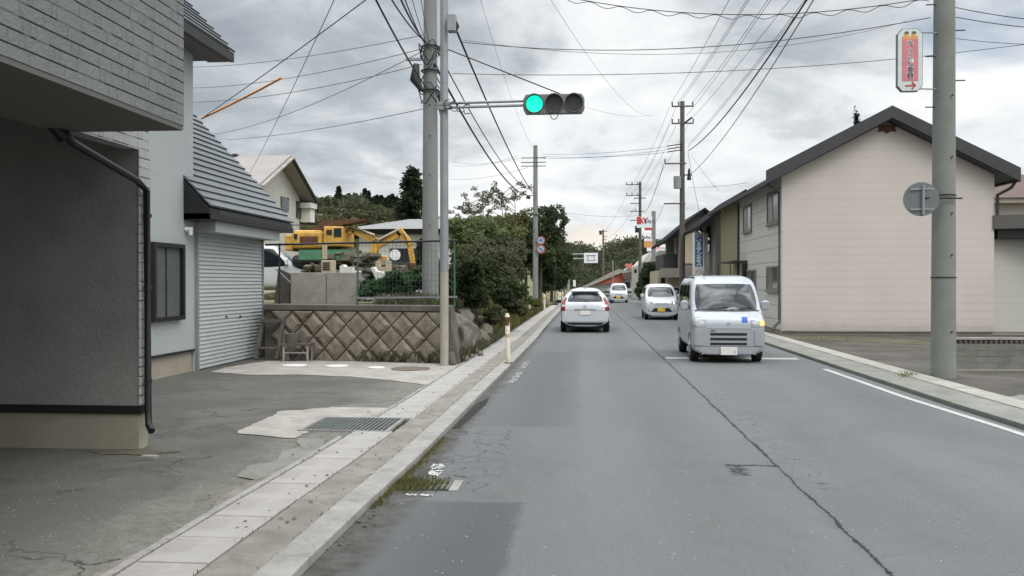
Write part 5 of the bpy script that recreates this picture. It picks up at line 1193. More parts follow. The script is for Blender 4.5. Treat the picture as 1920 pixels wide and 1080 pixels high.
b2 = MB().box(*pbox(1208, 1223, 452, 464, 77.8, .25)).build('board', 'signorange', ST); MB().box(*pbox(1208, 1223, 447, 452, 77.8, .24)).build('board', 'signlett', ST)
# blue vertical gas shop sign
BS = thing('vertical_sign', 'tall narrow blue and white shop sign with katakana lettering', 'sign', (at(1312, 530, Y=43).x, 43, 0))
MB().box(*pbox(1301, 1320.5, 436, 516, 43, .5)).build('box', 'signlett', BS)
bf = MB().box(*pbox(1303.3, 1317.6, 440, 499.5, 42.985, .014)).build('blue_panel', 'signblue', BS)
MB().box(*pbox(1322, 1327, 438, 497, 43.2, .3)).build('side_board', 'signlett', BS)
c = at(1310.4, 447, Y=42.97); m = MB()
for a0 in (0.4, 3.54): m.tube([(c.x + .15 * math.cos(a), 42.975, c.z + .15 * math.sin(a)) for a in [a0 + i * .26 for i in range(10)]], .022, 5); m.tube([(c.x + .08 * math.cos(a), 42.975, c.z + .08 * math.sin(a)) for a in [a0 + .9 + i * .26 for i in range(9)]], .022, 5)
m.build('emblem', 'signlett', bf)
for i, chh in enumerate('ミサンガス'):
    m = MB(); text_mb(m, chh, .25, at(1310.4, 459 + i * 8.9, Y=42.975), (1, 0, 0), (0, 0, 1), bold=.02); m.build('lettering', 'signlett', bf)
m = MB(); text_mb(m, 'ガス', .2, at(1310.8, 510, Y=42.98), (1, 0, 0), (0, 0, 1)); m.build('lettering', 'signpink', BS)
MB().tube([(at(1311, 530, Y=43.2).x, 43.25, 0), (at(1311, 530, Y=43.2).x, 43.25, at(1, 515, Y=43).z)], .05, 8).build('post', 'dark', BS)

# bollards -----------------------------------------------------------------
c = at(953, 682, z=LZ); bx_, by_ = c.x, c.y
BO = thing('bollard', 'rust flecked white bollard leaning at the kerb near the block wall', 'bollard', (bx_, by_, LZ))
MB().tube([(bx_, by_, LZ), (bx_ - .02, by_, LZ + .95), (bx_ - .02, by_, LZ + 1.0)], [.048, .048, .02], 14).build('post', 'bollard', BO)
MB().tube([(bx_ - .018, by_, .80), (bx_ - .02, by_, .97)], .0495, 14).build('rusty_band', 'rust', BO)
MB().tube([(bx_ - .012, by_, .56), (bx_ - .013, by_, .64)], .0495, 14).build('reflector_band', 'beige', BO)
MB().disc((bx_, by_, LZ + .018), .085, (0, 0, 1), .02, 14).build('base_plate', 'dark', BO)
for i, (px, Y) in enumerate(((993, 47), (1021, 50), (1047, 66), (1050, 57), (1055, 62))):
    x = at(px, 540, Y=Y).x; z0 = 0.0
    t = thing('bollard', ['white bollard in the grass left of the signed pole', 'white bollard just right of the signed pole', 'small white bollard at the side road mouth, farthest back', 'white bollard nearest the hatchback mirror', 'short white bollard partly behind the hatchback'][i], 'bollard', (x, Y, z0), 'white bollards along the left kerb')
    MB().tube([(x, Y, z0), (x, Y, .95), (x, Y, 1.0)], [.06, .06, .03], 10).build('post', 'bollard', t); MB().tube([(x, Y, .72), (x, Y, .80)], .063, 10).build('band', 'signorange', t)

# ============================================================ VEHICLES
def body_mesh(prof, W, L_, z0, belt, tumble, front_r=.16, rear_r=.12, n=5.0, bot=None, ny=70, plan=None):
    """lofted shell: rounded section at every station, heights from the side profile (y,z)"""
    ztop = max(z for y, z in prof); ysn = sorted(set([round(v, 4) for v in list(np.linspace(0, L_, ny)) + [.01, .02, .04, .07, .1, L_ - .01, L_ - .03, L_ - .06] + [p[0] for p in prof]]))
    ysn = [y for y in ysn if 0 <= y <= L_]
    rings = []; NA = 48
    for y in ysn:
        zt = interp(prof, y)
        k = 1.0
        if y < front_r: k = 1 - .13 * (1 - math.sqrt(max(0, 1 - (1 - y / front_r) ** 2)))
        if y > L_ - rear_r: k = 1 - .12 * (1 - math.sqrt(max(0, 1 - (1 - (L_ - y) / rear_r) ** 2)))
        hw = W / 2 * k * (interp(plan, y) if plan else 1); zb = interp(bot, y) if bot else z0
        zc = (zt + zb) / 2; h = (zt - zb) / 2; ring = []
        for j in range(NA):
            a = 2 * math.pi * (j + .5) / NA; c, s = math.cos(a), math.sin(a)
            x = hw * math.copysign(abs(c) ** (2 / n), c); z = zc + h * math.copysign(abs(s) ** (2 / n), s)
            if z > belt: x *= 1 - tumble * ((z - belt) / (ztop - belt)) ** 1.15
            if z < z0 + .12: x *= 1 - .25 * max(0, (z0 + .12 - z)) / .12 * .5
            ring.append((x, y, z))
        rings.append(ring)
    m = MB(); V = [p for r in rings for p in r]; FS = []
    for i in range(len(rings) - 1):
        for j in range(NA): FS.append((i * NA + j, i * NA + (j + 1) % NA, (i + 1) * NA + (j + 1) % NA, (i + 1) * NA + j))
    m.add(V, FS, True); m.add(rings[0], [tuple(range(NA))[::-1]]); m.add(rings[-1], [tuple(range(NA))])
    return m
def bvh_of(m): return BVHTree.FromPolygons([Vector(v) for v in m.v], m.f)
def conform(bvh, pts, axis, nx=14, nz=10, off=.006, rnd_=.0, side=1, bulge=.0):
    """sheet laid on the shell. pts: 4 corners (a,b) BL,BR,TR,TL; axis 'f': seen from -y (a=x,b=z); 'x': from the side (a=y,b=z); 'r' from +y"""
    V = []; ok = []
    for j in range(nz + 1):
        for i in range(nx + 1):
            u, v = 2 * i / nx - 1, 2 * j / nz - 1
            if rnd_: u, v = u * math.sqrt(1 - rnd_ * v * v / 2), v * math.sqrt(1 - rnd_ * u * u / 2)
            u = (u + 1) / 2; v = (v + 1) / 2
            a = (pts[0][0] * (1 - u) + pts[1][0] * u) * (1 - v) + (pts[3][0] * (1 - u) + pts[2][0] * u) * v
            b = (pts[0][1] * (1 - u) + pts[1][1] * u) * (1 - v) + (pts[3][1] * (1 - u) + pts[2][1] * u) * v
            if axis == 'f': o_, d = Vector((a, -3, b)), Vector((0, 1, 0))
            elif axis == 'r': o_, d = Vector((a, 12, b)), Vector((0, -1, 0))
            else: o_, d = Vector((side * 3, a, b)), Vector((-side, 0, 0))
            loc, nrm, idx, dist = bvh.ray_cast(o_, d)
            if loc is None: V.append(None); continue
            if nrm.dot(d) > 0: nrm = -nrm
            V.append(loc + nrm * (off + bulge * (1 - (2 * i / nx - 1) ** 2) * (1 - (2 * j / nz - 1) ** 2)))
    m = MB(); idx = {}; VV = []
    for i, p in enumerate(V):
        if p is not None: idx[i] = len(VV); VV.append(p)
    FS = []
    for j in range(nz):
        for i in range(nx):
            q = (j * (nx + 1) + i, j * (nx + 1) + i + 1, (j + 1) * (nx + 1) + i + 1, (j + 1) * (nx + 1) + i)
            if all(t in idx for t in q): FS.append(tuple(idx[t] for t in q))
    m.add(VV, FS, True); return m
def wheel(t, x, y, r, side, w_=.17, rim='chrome'):
    ty = MB().tube([(x - side * w_, y, r), (x - side * .02, y, r), (x, y, r)], [r, r, r * .93], 28).build('wheel', 'rubber', t)
    rm = MB().tube([(x - side * .03, y, r), (x + side * .006, y, r), (x + side * .012, y, r)], [r * .62, r * .62, r * .5], 20).build('rim', 'steel', ty)
    for q in range(5):
        a = q * 2 * math.pi / 5; MB().bar((x + side * .016, y, r), (x + side * .016, y + math.cos(a) * r * .58, r + math.sin(a) * r * .58), .05, .012, (1, 0, 0)).build('spoke', 'chrome', ty) if q < 5 and rim == 'chrome' else None
    return ty
def arches(t, bvh, ys_, r, W):
    for s_ in (-1, 1):
        for y in ys_:
            m = MB(); V = [];
            for i in range(25):
                a = -0.25 + (math.pi + .5) * i / 24; V.append((y + math.cos(a) * (r + .045), r + math.sin(a) * (r + .045)))
            P = []
            for (yy_, zz_) in V:
                loc = bvh.ray_cast(Vector((s_ * 3, yy_, max(zz_, .22))), Vector((-s_, 0, 0)))[0]
                P.append(((loc.x if loc else s_ * W / 2) + s_ * .004, yy_, max(zz_, .16)))
            c_ = (sum(p[0] for p in P) / len(P), y, r)
            m.add(P + [c_], [(i, i + 1, 25) for i in range(24)]); m.build('wheel_arch', 'darkplastic', t, fixn=False)
def mirror(t, x, y, z, s_, mat, w_=.17, h_=.20):
    c = MB(); c.tube([(x, y - .05, z), (x, y, z), (x, y + .05, z)], [.5, .5, .5], 4)  # placeholder shape replaced below
    c = MB(); c.prism(octo(x - w_ / 2, x + w_ / 2, z - h_ / 2, z + h_ / 2, .035), 'y', y, y + .09); o = c.build('mirror', mat, t, bevel=.02)
    MB().bar((x - s_ * w_ * .4, y + .06, z - h_ * .2), (x - s_ * (w_ * .4 + .12), y + .12, z - h_ * .3), .05, .05).build('stalk', 'darkplastic', o)
    return o

# --- silver-blue kei cargo van (front towards the camera) ------------------
def kei_cargo():
    W, L_ = 1.475, 3.395
    c = at(1366, 681, z=0)
    t = thing('kei_van', 'pale silver blue boxy van with lit orange indicator crossing the stop line', 'van', (c.x, c.y, 0), local=True)
    prof = [(0, .70), (.012, .80), (.04, .90), (.09, .97), (.17, 1.03), (.26, 1.07), (.80, 1.66), (.92, 1.745), (1.08, 1.785), (1.5, 1.81), (2.9, 1.81), (3.2, 1.775), (3.33, 1.66), (3.395, 1.30)]
    m = body_mesh(prof, W, L_, .17, 1.02, .085, n=7.5, front_r=.13); bv = bvh_of(m); B = m.build('body', 'carsilver', t)
    conform(bv, [(-.65, 1.075), (.65, 1.075), (.60, 1.625), (-.60, 1.625)], 'f', 24, 16, .006, .22, 1, .05).build('windscreen', 'carglass', t)
    conform(bv, [(-.655, 1.055), (.655, 1.055), (.655, 1.078), (-.655, 1.078)], 'f', 20, 2, .012).build('cowl', 'darkplastic', t)
    wp = MB()
    for a, b_ in (((-.50, 1.09), (.02, 1.15)), ((.05, 1.09), (.52, 1.15))):
        pa = bv.ray_cast(Vector((a[0], -3, a[1])), Vector((0, 1, 0)))[0]; pb = bv.ray_cast(Vector((b_[0], -3, b_[1])), Vector((0, 1, 0)))[0]
        if pa and pb: MB().tube([pa + Vector((0, -.055, 0)), pb + Vector((0, -.055, 0))], .008, 5).build('wiper', 'darkplastic', t)
    for z0, z1 in ((.565, .62), (.465, .52), (.37, .42)): conform(bv, [(-.37, z0), (.37, z0), (.37, z1), (-.37, z1)], 'f', 12, 3, .005).build('grille_slot', 'darkplastic', t)
    # bumper, its lower lip, corner bulges
    conform(bv, [(-.66, .195), (.66, .195), (.66, .335), (-.66, .335)], 'f', 22, 4, .035).build('bumper', 'carsilver', t)
    for s_ in (-1, 1):
        conform(bv, [(s_ * .715, .36), (s_ * .52, .36), (s_ * .52, .70), (s_ * .715, .70)], 'f', 8, 8, .018, .3).build('bumper_corner', 'carsilver', t)
        lm = conform(bv, [(s_ * .715, .745), (s_ * .47, .735), (s_ * .45, .93), (s_ * .715, .90)], 'f', 10, 8, .014, .3).build('headlight', 'lens', t)
        conform(bv, [(s_ * .60, .775), (s_ * .49, .775), (s_ * .49, .87), (s_ * .60, .87)], 'f', 6, 6, .019, .9).build('reflector', 'chrome', lm)
        conform(bv, [(s_ * .71, .765), (s_ * .625, .765), (s_ * .625, .865), (s_ * .71, .865)], 'f', 6, 6, .022, .8).build('indicator', 'amber' if s_ > 0 else 'lens', lm)
    # panel lines
    for pts in ([(-.44, .70), (.44, .70), (.44, .708), (-.44, .708)], [(-.45, .70), (-.442, .70), (-.52, .95), (-.528, .95)], [(.45, .70), (.442, .70), (.52, .95), (.528, .95)], [(-.655, .34), (.655, .34), (.655, .348), (-.655, .348)]):
        conform(bv, pts, 'f', 14, 4, .0035).build('panel_seam', 'inkgrey', t)
    MB().box(-.165, .165, -.075, -.055, .175, .34).build('number_plate', 'plate', t)
    m = MB(); text_mb(m, '1', .085, (.11, -.078, .235), (1, 0, 0), (0, 0, 1), bold=.003); m.build('plate_digit', 'ink', t)
    conform(bv, [(-.36, .645), (-.27, .645), (-.27, .68), (-.36, .68)], 'f', 4, 3, .008, .3).build('grille_badge', 'inkgrey', t)
    m = MB()
    for a, b_ in ((-.035, 0), (0, .035)): m.bar((a, -.012, .80 if a < 0 else .835), (b_, -.012, .835 if a < 0 else .80), .012, .012)
    m.build('emblem', 'steel', t)
    bd = conform(bv, [(.27, .83), (.385, .83), (.385, .945), (.27, .945)], 'f', 4, 4, .006).build('disabled_badge', 'bluemark', t)
    m = MB(); m.disc((.315, .045, .872), .026, (0, 1, -.3), .004, 12); m.build('badge_mark', 'signlett', bd)
    # side glass, doors
    for s_ in (-1, 1):
        conform(bv, [(.62, 1.08), (1.32, 1.05), (1.32, 1.60), (.98, 1.60)], 'x', 10, 8, .005, .15, s_).build('side_window', 'carglass', t)
        conform(bv, [(1.42, 1.05), (2.28, 1.05), (2.28, 1.60), (1.42, 1.60)], 'x', 10, 8, .005, .12, s_).build('side_window', 'carglass', t)
        conform(bv, [(2.38, 1.07), (3.10, 1.08), (3.02, 1.60), (2.38, 1.60)], 'x', 10, 8, .005, .15, s_).build('side_window', 'carglass', t)
        for y in (1.365, 2.33): conform(bv, [(y, .36), (y + .01, .36), (y + .01, 1.62), (y, 1.62)], 'x', 1, 10, .003, 0, s_).build('door_seam', 'darkplastic', t)
        conform(bv, [(1.18, .88), (1.30, .88), (1.30, .93), (1.18, .93)], 'x', 3, 2, .02, 0, s_).build('door_handle', 'carsilver', t)
        mirror(t, s_ * .835, .55, 1.17, s_, 'carsilver', .17, .2)
        for y in (.52, 2.97): wheel(t, s_ * (W / 2 - .008), y, .28, s_, .16)
    arches(t, bv, (.52, 2.97), .28, W)
    MB().box(-.55, .55, .3, 3.2, .14, .2).build('underbody', 'dark', t)
    MB().tube([(-.38, .95, 1.79), (-.38, .95, 1.83), (-.40, 1.05, 1.87)], [.03, .02, .008], 6).build('antenna', 'dark', t)
    for s_ in (-1, 1): MB().bar((s_ * .59, 1.1, 1.765), (s_ * .59, 3.0, 1.77), .03, .02).build('roof_gutter', 'darkplastic', t)
    # interior hints: seats and wheel are dark behind the glass
    t.rotation_euler = (0, 0, R(-1.0)); return t
kei_cargo()

def mini_van(px, py, W, label, scale=1.0, rot=0, detail=True, mat='carwhite'):
    L_ = 3.395; c = at(px, py, z=0)
    t = thing('minivan', label, 'van', (c.x, c.y, 0), local=True)
    prof = [(0, .62), (.015, .72), (.05, .80), (.12, .875), (.35, .955), (.55, 1.0), (1.15, 1.47), (1.35, 1.565), (1.6, 1.60), (2.8, 1.60), (3.15, 1.55), (3.30, 1.42), (3.395, 1.10)]
    m = body_mesh(prof, W, L_, .17, .98, .15, front_r=.34, n=5.2); bv = bvh_of(m); m.build('body', mat, t)
    conform(bv, [(-.62, 1.01), (.62, 1.01), (.51, 1.45), (-.51, 1.45)], 'f', 20, 14, .006, .25, 1, .05).build('windscreen', 'carglass', t)
    g_ = conform(bv, [(-.30, .66), (.30, .66), (.38, .80), (-.38, .80)], 'f', 12, 5, .012, .2).build('grille', 'chrome', t)
    for z in (.70, .74): conform(bv, [(-.30, z), (.30, z), (.31, z + .018), (-.31, z + .018)], 'f', 10, 1, .017).build('grille_slot', 'darkplastic', g_)
    conform(bv, [(-.47, .36), (.47, .36), (.32, .53), (-.32, .53)], 'f', 12, 5, .006).build('lower_intake', 'darkplastic', t)
    conform(bv, [(-.60, .22), (.60, .22), (.60, .29), (-.60, .29)], 'f', 14, 2, .02).build('front_lip', mat, t)
    MB().box(-.17 - .02, .14, -.035, -.015, .375, .535).build('number_plate', 'platey', t)
    for s_ in (-1, 1):
        lm = conform(bv, [(s_ * .69, .70), (s_ * .40, .70), (s_ * .42, .80), (s_ * .69, .86)], 'f', 8, 5, .008, .2).build('headlight', 'lens', t)
        conform(bv, [(s_ * .50, .725), (s_ * .43, .725), (s_ * .43, .785), (s_ * .50, .785)], 'f', 4, 4, .012, .8).build('reflector', 'glassd', lm)
        conform(bv, [(s_ * .62, .38), (s_ * .52, .38), (s_ * .52, .46), (s_ * .62, .46)], 'f', 4, 4, .008, .8).build('fog_lamp', 'lens', t)
        conform(bv, [(.85, 1.0), (1.45, .98), (1.45, 1.42), (1.25, 1.42)], 'x', 8, 6, .005, .12, s_).build('side_window', 'carglass', t)
        conform(bv, [(1.55, .98), (2.35, .98), (2.35, 1.42), (1.55, 1.42)], 'x', 8, 6, .005, .1, s_).build('side_window', 'carglass', t)
        conform(bv, [(2.43, 1.0), (3.0, 1.02), (2.9, 1.41), (2.43, 1.42)], 'x', 8, 6, .005, .12, s_).build('side_window', 'carglass', t)
        mirror(t, s_ * .82, .72, 1.07, s_, mat, .17, .15)
        for y in (.62, 2.95): wheel(t, s_ * (W / 2 - .01), y, .28, s_, .16, 'plain' if not detail else 'chrome')
    arches(t, bv, (.62, 2.95), .28, W)
    MB().box(-.55, .55, .3, 3.1, .13, .19).build('underbody', 'dark', t)
    t.rotation_euler = (0, 0, R(rot)); return t
mini_van(1241, 600, 1.475, 'white small minivan with chrome grille and yellow plate, second oncoming car', rot=-1)
mini_van(1160, 568, 1.475, 'white small minivan farthest away in the oncoming lane', rot=-2, detail=False)

# --- white hatchback seen from behind --------------------------------------
def hatch(px, py, W, label, mat='carwhite', rot=0.0, name='hatchback'):
    """built with the tail at y=0, nose at +y"""
    L_ = 4.0; c = at(px, py, z=0)
    t = thing(name, label, 'car', (c.x, c.y, 0), local=True)
    prof = [(0, .78), (.02, .90), (.06, .985), (.12, 1.03), (.46, 1.34), (.58, 1.405), (.8, 1.44), (1.4, 1.475), (1.9, 1.455), (2.3, 1.40), (3.0, 1.02), (3.3, .95), (3.7, .82), (3.93, .68), (4.0, .50)]
    m = body_mesh(prof, W, L_, .22, .95, .27, front_r=.40, rear_r=.5, n=3.9); bv = bvh_of(m); m.build('body', mat, t)
    conform(bv, [(-.62, 1.01), (.62, 1.01), (.47, 1.30), (-.47, 1.30)], 'f', 20, 14, .006, .25, 1, .05).build('rear_window', 'carglass', t)
    # roof spoiler
    m2 = MB(); m2.hexa([(-.46, .34, 1.345), (.46, .34, 1.345), (.46, .64, 1.385), (-.46, .64, 1.385), (-.46, .33, 1.375), (.46, .33, 1.375), (.46, .64, 1.43), (-.46, .64, 1.43)]); m2.build('spoiler', mat, t, bevel=.012)
    m2 = MB(); pa = bv.ray_cast(Vector((0, -3, 1.045)), Vector((0, 1, 0)))[0]; pb = bv.ray_cast(Vector((.22, -3, 1.10)), Vector((0, 1, 0)))[0]
    m2.tube([pa + Vector((0, -.03, 0)), pb + Vector((0, -.03, 0))], [.03, .01], 6); m2.build('rear_wiper', 'darkplastic', t)
    for s_ in (-1, 1):
        tl = conform(bv, [(s_ * .79, .72), (s_ * .655, .72), (s_ * .64, .97), (s_ * .76, 1.01)], 'f', 8, 8, .012, .1).build('tail_light', 'redlens', t)
        conform(bv, [(s_ * .76, 1.01), (s_ * .65, .97), (s_ * .60, 1.12), (s_ * .63, 1.17)], 'f', 6, 8, .010).build('upper_lens', 'redlens', tl)
        conform(bv, [(s_ * .79, .85), (s_ * .64, .85), (s_ * .635, .915), (s_ * .785, .925)], 'f', 6, 3, .016).build('clear_lens', 'lens', tl)
        conform(bv, [(s_ * .78, .40), (s_ * .56, .385), (s_ * .60, .44), (s_ * .78, .47)], 'f', 6, 3, .008).build('rear_reflector', 'darkplastic', t)
        conform(bv, [(.85, 1.02), (1.55, 1.0), (1.55, 1.37), (1.05, 1.37)], 'x', 8, 6, .005, .1, s_).build('side_window', 'carglass', t)
        conform(bv, [(1.63, 1.0), (2.55, 1.0), (2.15, 1.36), (1.63, 1.37)], 'x', 8, 6, .005, .1, s_).build('side_window', 'carglass', t)
        for y in (.72, 3.22): wheel(t, s_ * (W / 2 - .012), y, .30, s_, .19)
        mm = mirror(t, s_ * .93, 2.3, .98, s_, 'darkplastic', .2, .13)
        MB().box(s_ * .93 - .08, s_ * .93 + .08, 2.29, 2.298, .93, 1.03).build('mirror_glass', 'carglass', mm)
    conform(bv, [(-.63, .735), (.63, .735), (.63, .742), (-.63, .742)], 'f', 12, 1, .004).build('panel_seam', 'inkgrey', t)
    conform(bv, [(-.33, .58), (.33, .58), (.33, .745), (-.33, .745)], 'f', 12, 4, .004, .1).build('plate_recess', mat, t)
    conform(bv, [(-.36, .755), (.36, .755), (.32, .785), (-.32, .785)], 'f', 12, 2, .02).build('plate_garnish', 'chrome', t)
    MB().box(-.165, .165, -.03, -.012, .585, .735).build('number_plate', 'plate', t)
    m3 = MB(); m3.disc((0, .0, .875), .045, (0, 1, -.2), .02, 16); m3.build('emblem', 'chrome', t)
    conform(bv, [(-.72, .25), (.72, .25), (.80, .33), (-.80, .33)], 'f', 16, 3, .008).build('lower_bumper', 'darkplastic', t)
    conform(bv, [(-.78, .335), (.78, .335), (.78, .365), (-.78, .365)], 'f', 16, 1, .018).build('bumper_trim', 'chrome', t)
    conform(bv, [(-.74, .37), (.74, .37), (.74, .56), (-.74, .56)], 'f', 16, 4, .022, .1).build('bumper', mat, t)
    arches(t, bv, (.72, 3.22), .30, W)
    MB().box(-.62, .62, .25, 3.6, .15, .26).build('underbody', 'dark', t)
    MB().tube([(0, .75, 1.42), (.0, .62, 1.53)], [.014, .006], 6).build('antenna', 'dark', t)
    t.rotation_euler = (0, 0, R(rot)); return t
hatch(1097, 624, 1.64, 'white hatchback seen from behind in the left lane')
hatch(1272, 588, 1.6, 'dark car parked at the kerb, mostly hidden behind the silver van', 'cardark', name='parked_car')

# --- white van in the yard, side on ----------------------------------------
def yard_van():
    W, L_ = 1.5, 3.6; c = P3(585, 523, 31.0)
    t = thing('parked_van', 'white van parked behind the fence beside the garage', 'van', (c.x, 31.0, TH(c.x, 31)), local=True)
    prof = [(0, .70), (.02, .80), (.08, .90), (.2, .98), (.35, 1.03), (1.15, 1.72), (1.35, 1.82), (1.7, 1.86), (3.2, 1.85), (3.5, 1.75), (3.6, 1.3)]
    m = body_mesh(prof, W, L_, .2, 1.0, .1, n=6); bv = bvh_of(m); m.build('body', 'carwhite', t)
    conform(bv, [(-.63, 1.06), (.63, 1.06), (.56, 1.70), (-.56, 1.70)], 'f', 18, 10, .006, .2).build('windscreen', 'glassgrey', t)
    for s_ in (-1, 1):
        conform(bv, [(.72, 1.05), (1.75, 1.0), (1.75, 1.66), (1.25, 1.66)], 'x', 8, 6, .006, .1, s_).build('side_window', 'carglass', t)
        conform(bv, [(1.85, 1.0), (3.2, 1.02), (3.15, 1.66), (1.85, 1.66)], 'x', 8, 6, .006, .1, s_).build('side_window', 'carglass', t)
        mirror(t, s_ * .86, .72, 1.2, s_, 'white', .17, .26)
        for y in (.6, 3.0): wheel(t, s_ * (W / 2 - .008), y, .29, s_)
        lm = conform(bv, [(s_ * .70, .74), (s_ * .47, .735), (s_ * .45, .92), (s_ * .70, .90)], 'f', 8, 6, .012, .3).build('headlight', 'lens', t)
    arches(t, bv, (.6, 3.0), .29, W)
    t.rotation_euler = (0, 0, R(100)); return t
yard_van()

# ============================================================ WIRES
WN = 0
def wire(a, b, sag, label, r=.008, mat='wire', group=None, n=18, name='overhead_wire'):
    a = Vector(a); b = Vector(b); pts = []
    for i in range(n + 1):
        u = i / n; p = a.lerp(b, u); p.z -= sag * 4 * u * (1 - u); pts.append(p)
    o = MB().tube(pts, r, 5).build(name, mat)
    return tag(o, label, 'wire', group)
def W(px, py, Y): return at(px, py, Y=Y)
g1 = 'cables along the left poles'
wire(W(857, 60, 17.5), W(1001, 364, 58.9), .35, 'black cable from the signal pole box to the left pole with round signs', .022, group=g1)
wire(W(815, 120, 19.8), W(999, 366, 58.9), .9, 'thick black cable from the near concrete pole to the signed pole, lower one', .028, group=g1)
wire(W(822, 98, 19.8), W(1000, 357, 58.9), .75, 'second black cable from the near concrete pole, sagging beside the thick one', .016, group=g1)
for i, (px, y1, Y0, r_) in enumerate(((700, 78, 11.5, .014), (726, 82, 11, .016), (738, 92, 10.6, .010), (757, 96, 11.5, .006), (780, 100, 12.5, .006))):
    wire(W(px, -60, Y0), W(798 + i * 3, y1, 19.8), .12, ['thick leftmost cable dropping from the top edge to the near pole', 'second cable from the top edge to the near pole', 'third, looser cable from the top edge to the near pole', 'thin fourth wire from the top edge to the near pole', 'thin fifth wire, closest to the near pole at the top edge'][i], r_, group='cables arriving at the near pole from above')
wire(W(690, -30, 10.4), W(834, 208, 19.7), .15, 'long slanting cable passing in front of the near concrete pole', .014)
# left-going wires
lw = [((330, 126, 34), (792, 66, 20), .2, 'highest faint wire going left from the near pole'), ((330, 165, 34), (790, 92, 20), .25, 'second faint wire going left from the near pole'), ((350, 192, 30), (790, 121, 20), .2, 'dark wire going left at mid height from the near pole'),
      ((400, 252, 36), (792, 96, 20), .3, 'slanting wire sinking left from the near pole'), ((425, 262, 36), (795, 204, 20), .12, 'lowest wire going left from the near pole')]
for a, b_, s_, lab in lw: wire(W(*a), W(*b_), s_, lab, .009, 'wire2', group='wires going left over the garage')
wire(W(378, 222, 20.5), W(528, 146, 17.2), .02, 'orange protective sleeve on the wire above the garage roof', .026, 'orange', name='wire_sleeve')
wire(W(378, 222, 20.5), W(712, -20, 13.0), .03, 'service wire carrying the orange sleeve up to the top edge', .009)
wire(W(468, 325, 36), W(632, -12, 15), .1, 'steep thin wire rising from the far gabled house', .008, 'wire2')
# across the road
wire(W(845, 72, 17.6), W(1745, 76, 15.7), -.0, 'thin upper wire spanning the road from signal pole to right pole', .006, 'wire2') if False else None
wire(W(866, 79, 17.6), W(1745, 33, PY4), .33, 'wire spanning the road just above the nursery sign', .008, 'wire2')
wire(W(867, 75, 24), W(1700, 40, 30), .7, 'faint upper wire crossing the road behind the main span', .007, 'wire2')
wire(W(848, 138, 17.6), W(1960, 78, 19), .25, 'low faint wire crossing the whole street to the right edge', .007, 'wire2')
A0, B0 = W(1050, -8, 16.5), W(1742, -4, PY4)
wire(A0, B0, .32, 'sagging messenger wire along the top edge over the road', .008, 'wire')
pts = []
for i in range(260):
    u = i / 259; p = A0.lerp(B0, u); p.z -= .32 * 4 * u * (1 - u); w_ = u * 11.3
    pts.append(p + Vector((0, .03 * math.cos(w_ * 6.283), -.045 + .045 * math.cos(w_ * 6.283))))
tag(MB().tube(pts, .006, 4).build('spiral_cable', 'wire'), 'wavy cable hung in loops under the messenger wire at the top edge', 'wire')
wire(W(1792, 14, PY4), W(1990, 42, 14), .03, 'upper wire leaving the right pole to the right edge', .007); wire(W(1792, 32, PY4), W(1990, 56, 14), .03, 'lower wire leaving the right pole to the right edge', .007)
wire(W(1792, 72, PY4), W(1990, 84, 14), .03, 'third faint wire leaving the right pole to the right', .005, 'wire2')
# high voltage lines from right pole over the camera
g2 = 'power lines over the right lane'
tops = [1365, 1398, 1402, 1437, 1443, 1478, 1507, 1512]
srcs = [(1257, 195), (1268, 195), (1272, 196), (1296, 195), (1286, 218), (1297, 222), (1290, 272), (1290, 276)]
oname = ['first', 'second', 'third', 'fourth', 'fifth', 'sixth', 'seventh', 'eighth']
for i, (tx_, (sx_, sy_)) in enumerate(zip(tops, srcs)):
    d = (tx_ - sx_) / (0 - sy_); yt = -60
    wire(W(sx_, sy_, 47.4), W(tx_ - 0 + (yt) * d, yt, 20.5), .12, f'thin power line over the right lane, {oname[i]} from the left at the top edge', .008, 'wire2', g2)
wire(W(1290, 283, 47.4), W(1560, -75, 17), .5, 'thickest black cable climbing from the dark pole to the top edge', .022)
wire(W(1292, 330, 47.4), W(1576, -85, 17), .45, 'rightmost black cable climbing to the top edge', .013)
# between dark poles
for i, (a, b_) in enumerate((((1256, 200), (1176, 357)), ((1268, 200), (1187, 357)), ((1256, 234), (1176, 375)), ((1268, 234), (1187, 376)), ((1290, 234), (1196, 376)))):
    wire(W(*a, 47.6), W(*b_, 81.8), .5, f'thin line between the two dark poles, {oname[i]} of five from the left', .008, 'wire2', 'lines between the dark poles')
wire(W(1244, 309, 47.6), W(1208, 400, 81.8), .4, 'thick cable from the lower crossarm down to the farther dark pole', .018)
wire(W(1244, 384, 47.6), W(1222, 420, 81), .3, 'short thin cable from the lowest crossarm towards the shop sign', .01, 'wire2')
for i, (a, b_) in enumerate((((1177, 360), (1126, 440)), ((1196, 380), (1136, 447)))): wire(W(*a, 82), W(*b_, 118), .6, ['upper line from the farther dark pole to the bend', 'lower line from the farther dark pole to the bend'][i], .01, 'wire2')
for i, (a, b_) in enumerate((((1018, 289), (1247, 275)), ((1018, 297), (1247, 281)), ((1018, 293), (1247, 286)))): wire(W(*a, 58.9), W(*b_, 47.5), .15, f'nearly level wire across the road between left pole and dark pole, {oname[i]} from above', .01, 'wire2', 'level wires between left pole and dark pole')
for i, (a, b_) in enumerate((((850, 310, 80), (970, 292, 58.9)), ((850, 303, 80), (972, 297, 58.9)), ((845, 336, 90), (990, 314, 58.9)))): wire(W(*a), W(*b_), .3, f'thin wire going left from the signed pole, {oname[i]} of three', .010, 'wire2', 'wires left of the signed pole')
wire(W(1012, 390, 58.9), W(1195, 404, 82), .3, 'long faint wire from the signed pole to the farther dark pole', .01, 'wire2')
wire(W(1008, 385, 58.9), W(1038, 432, 70), .4, 'short cable dropping from the signed pole into the trees', .018)
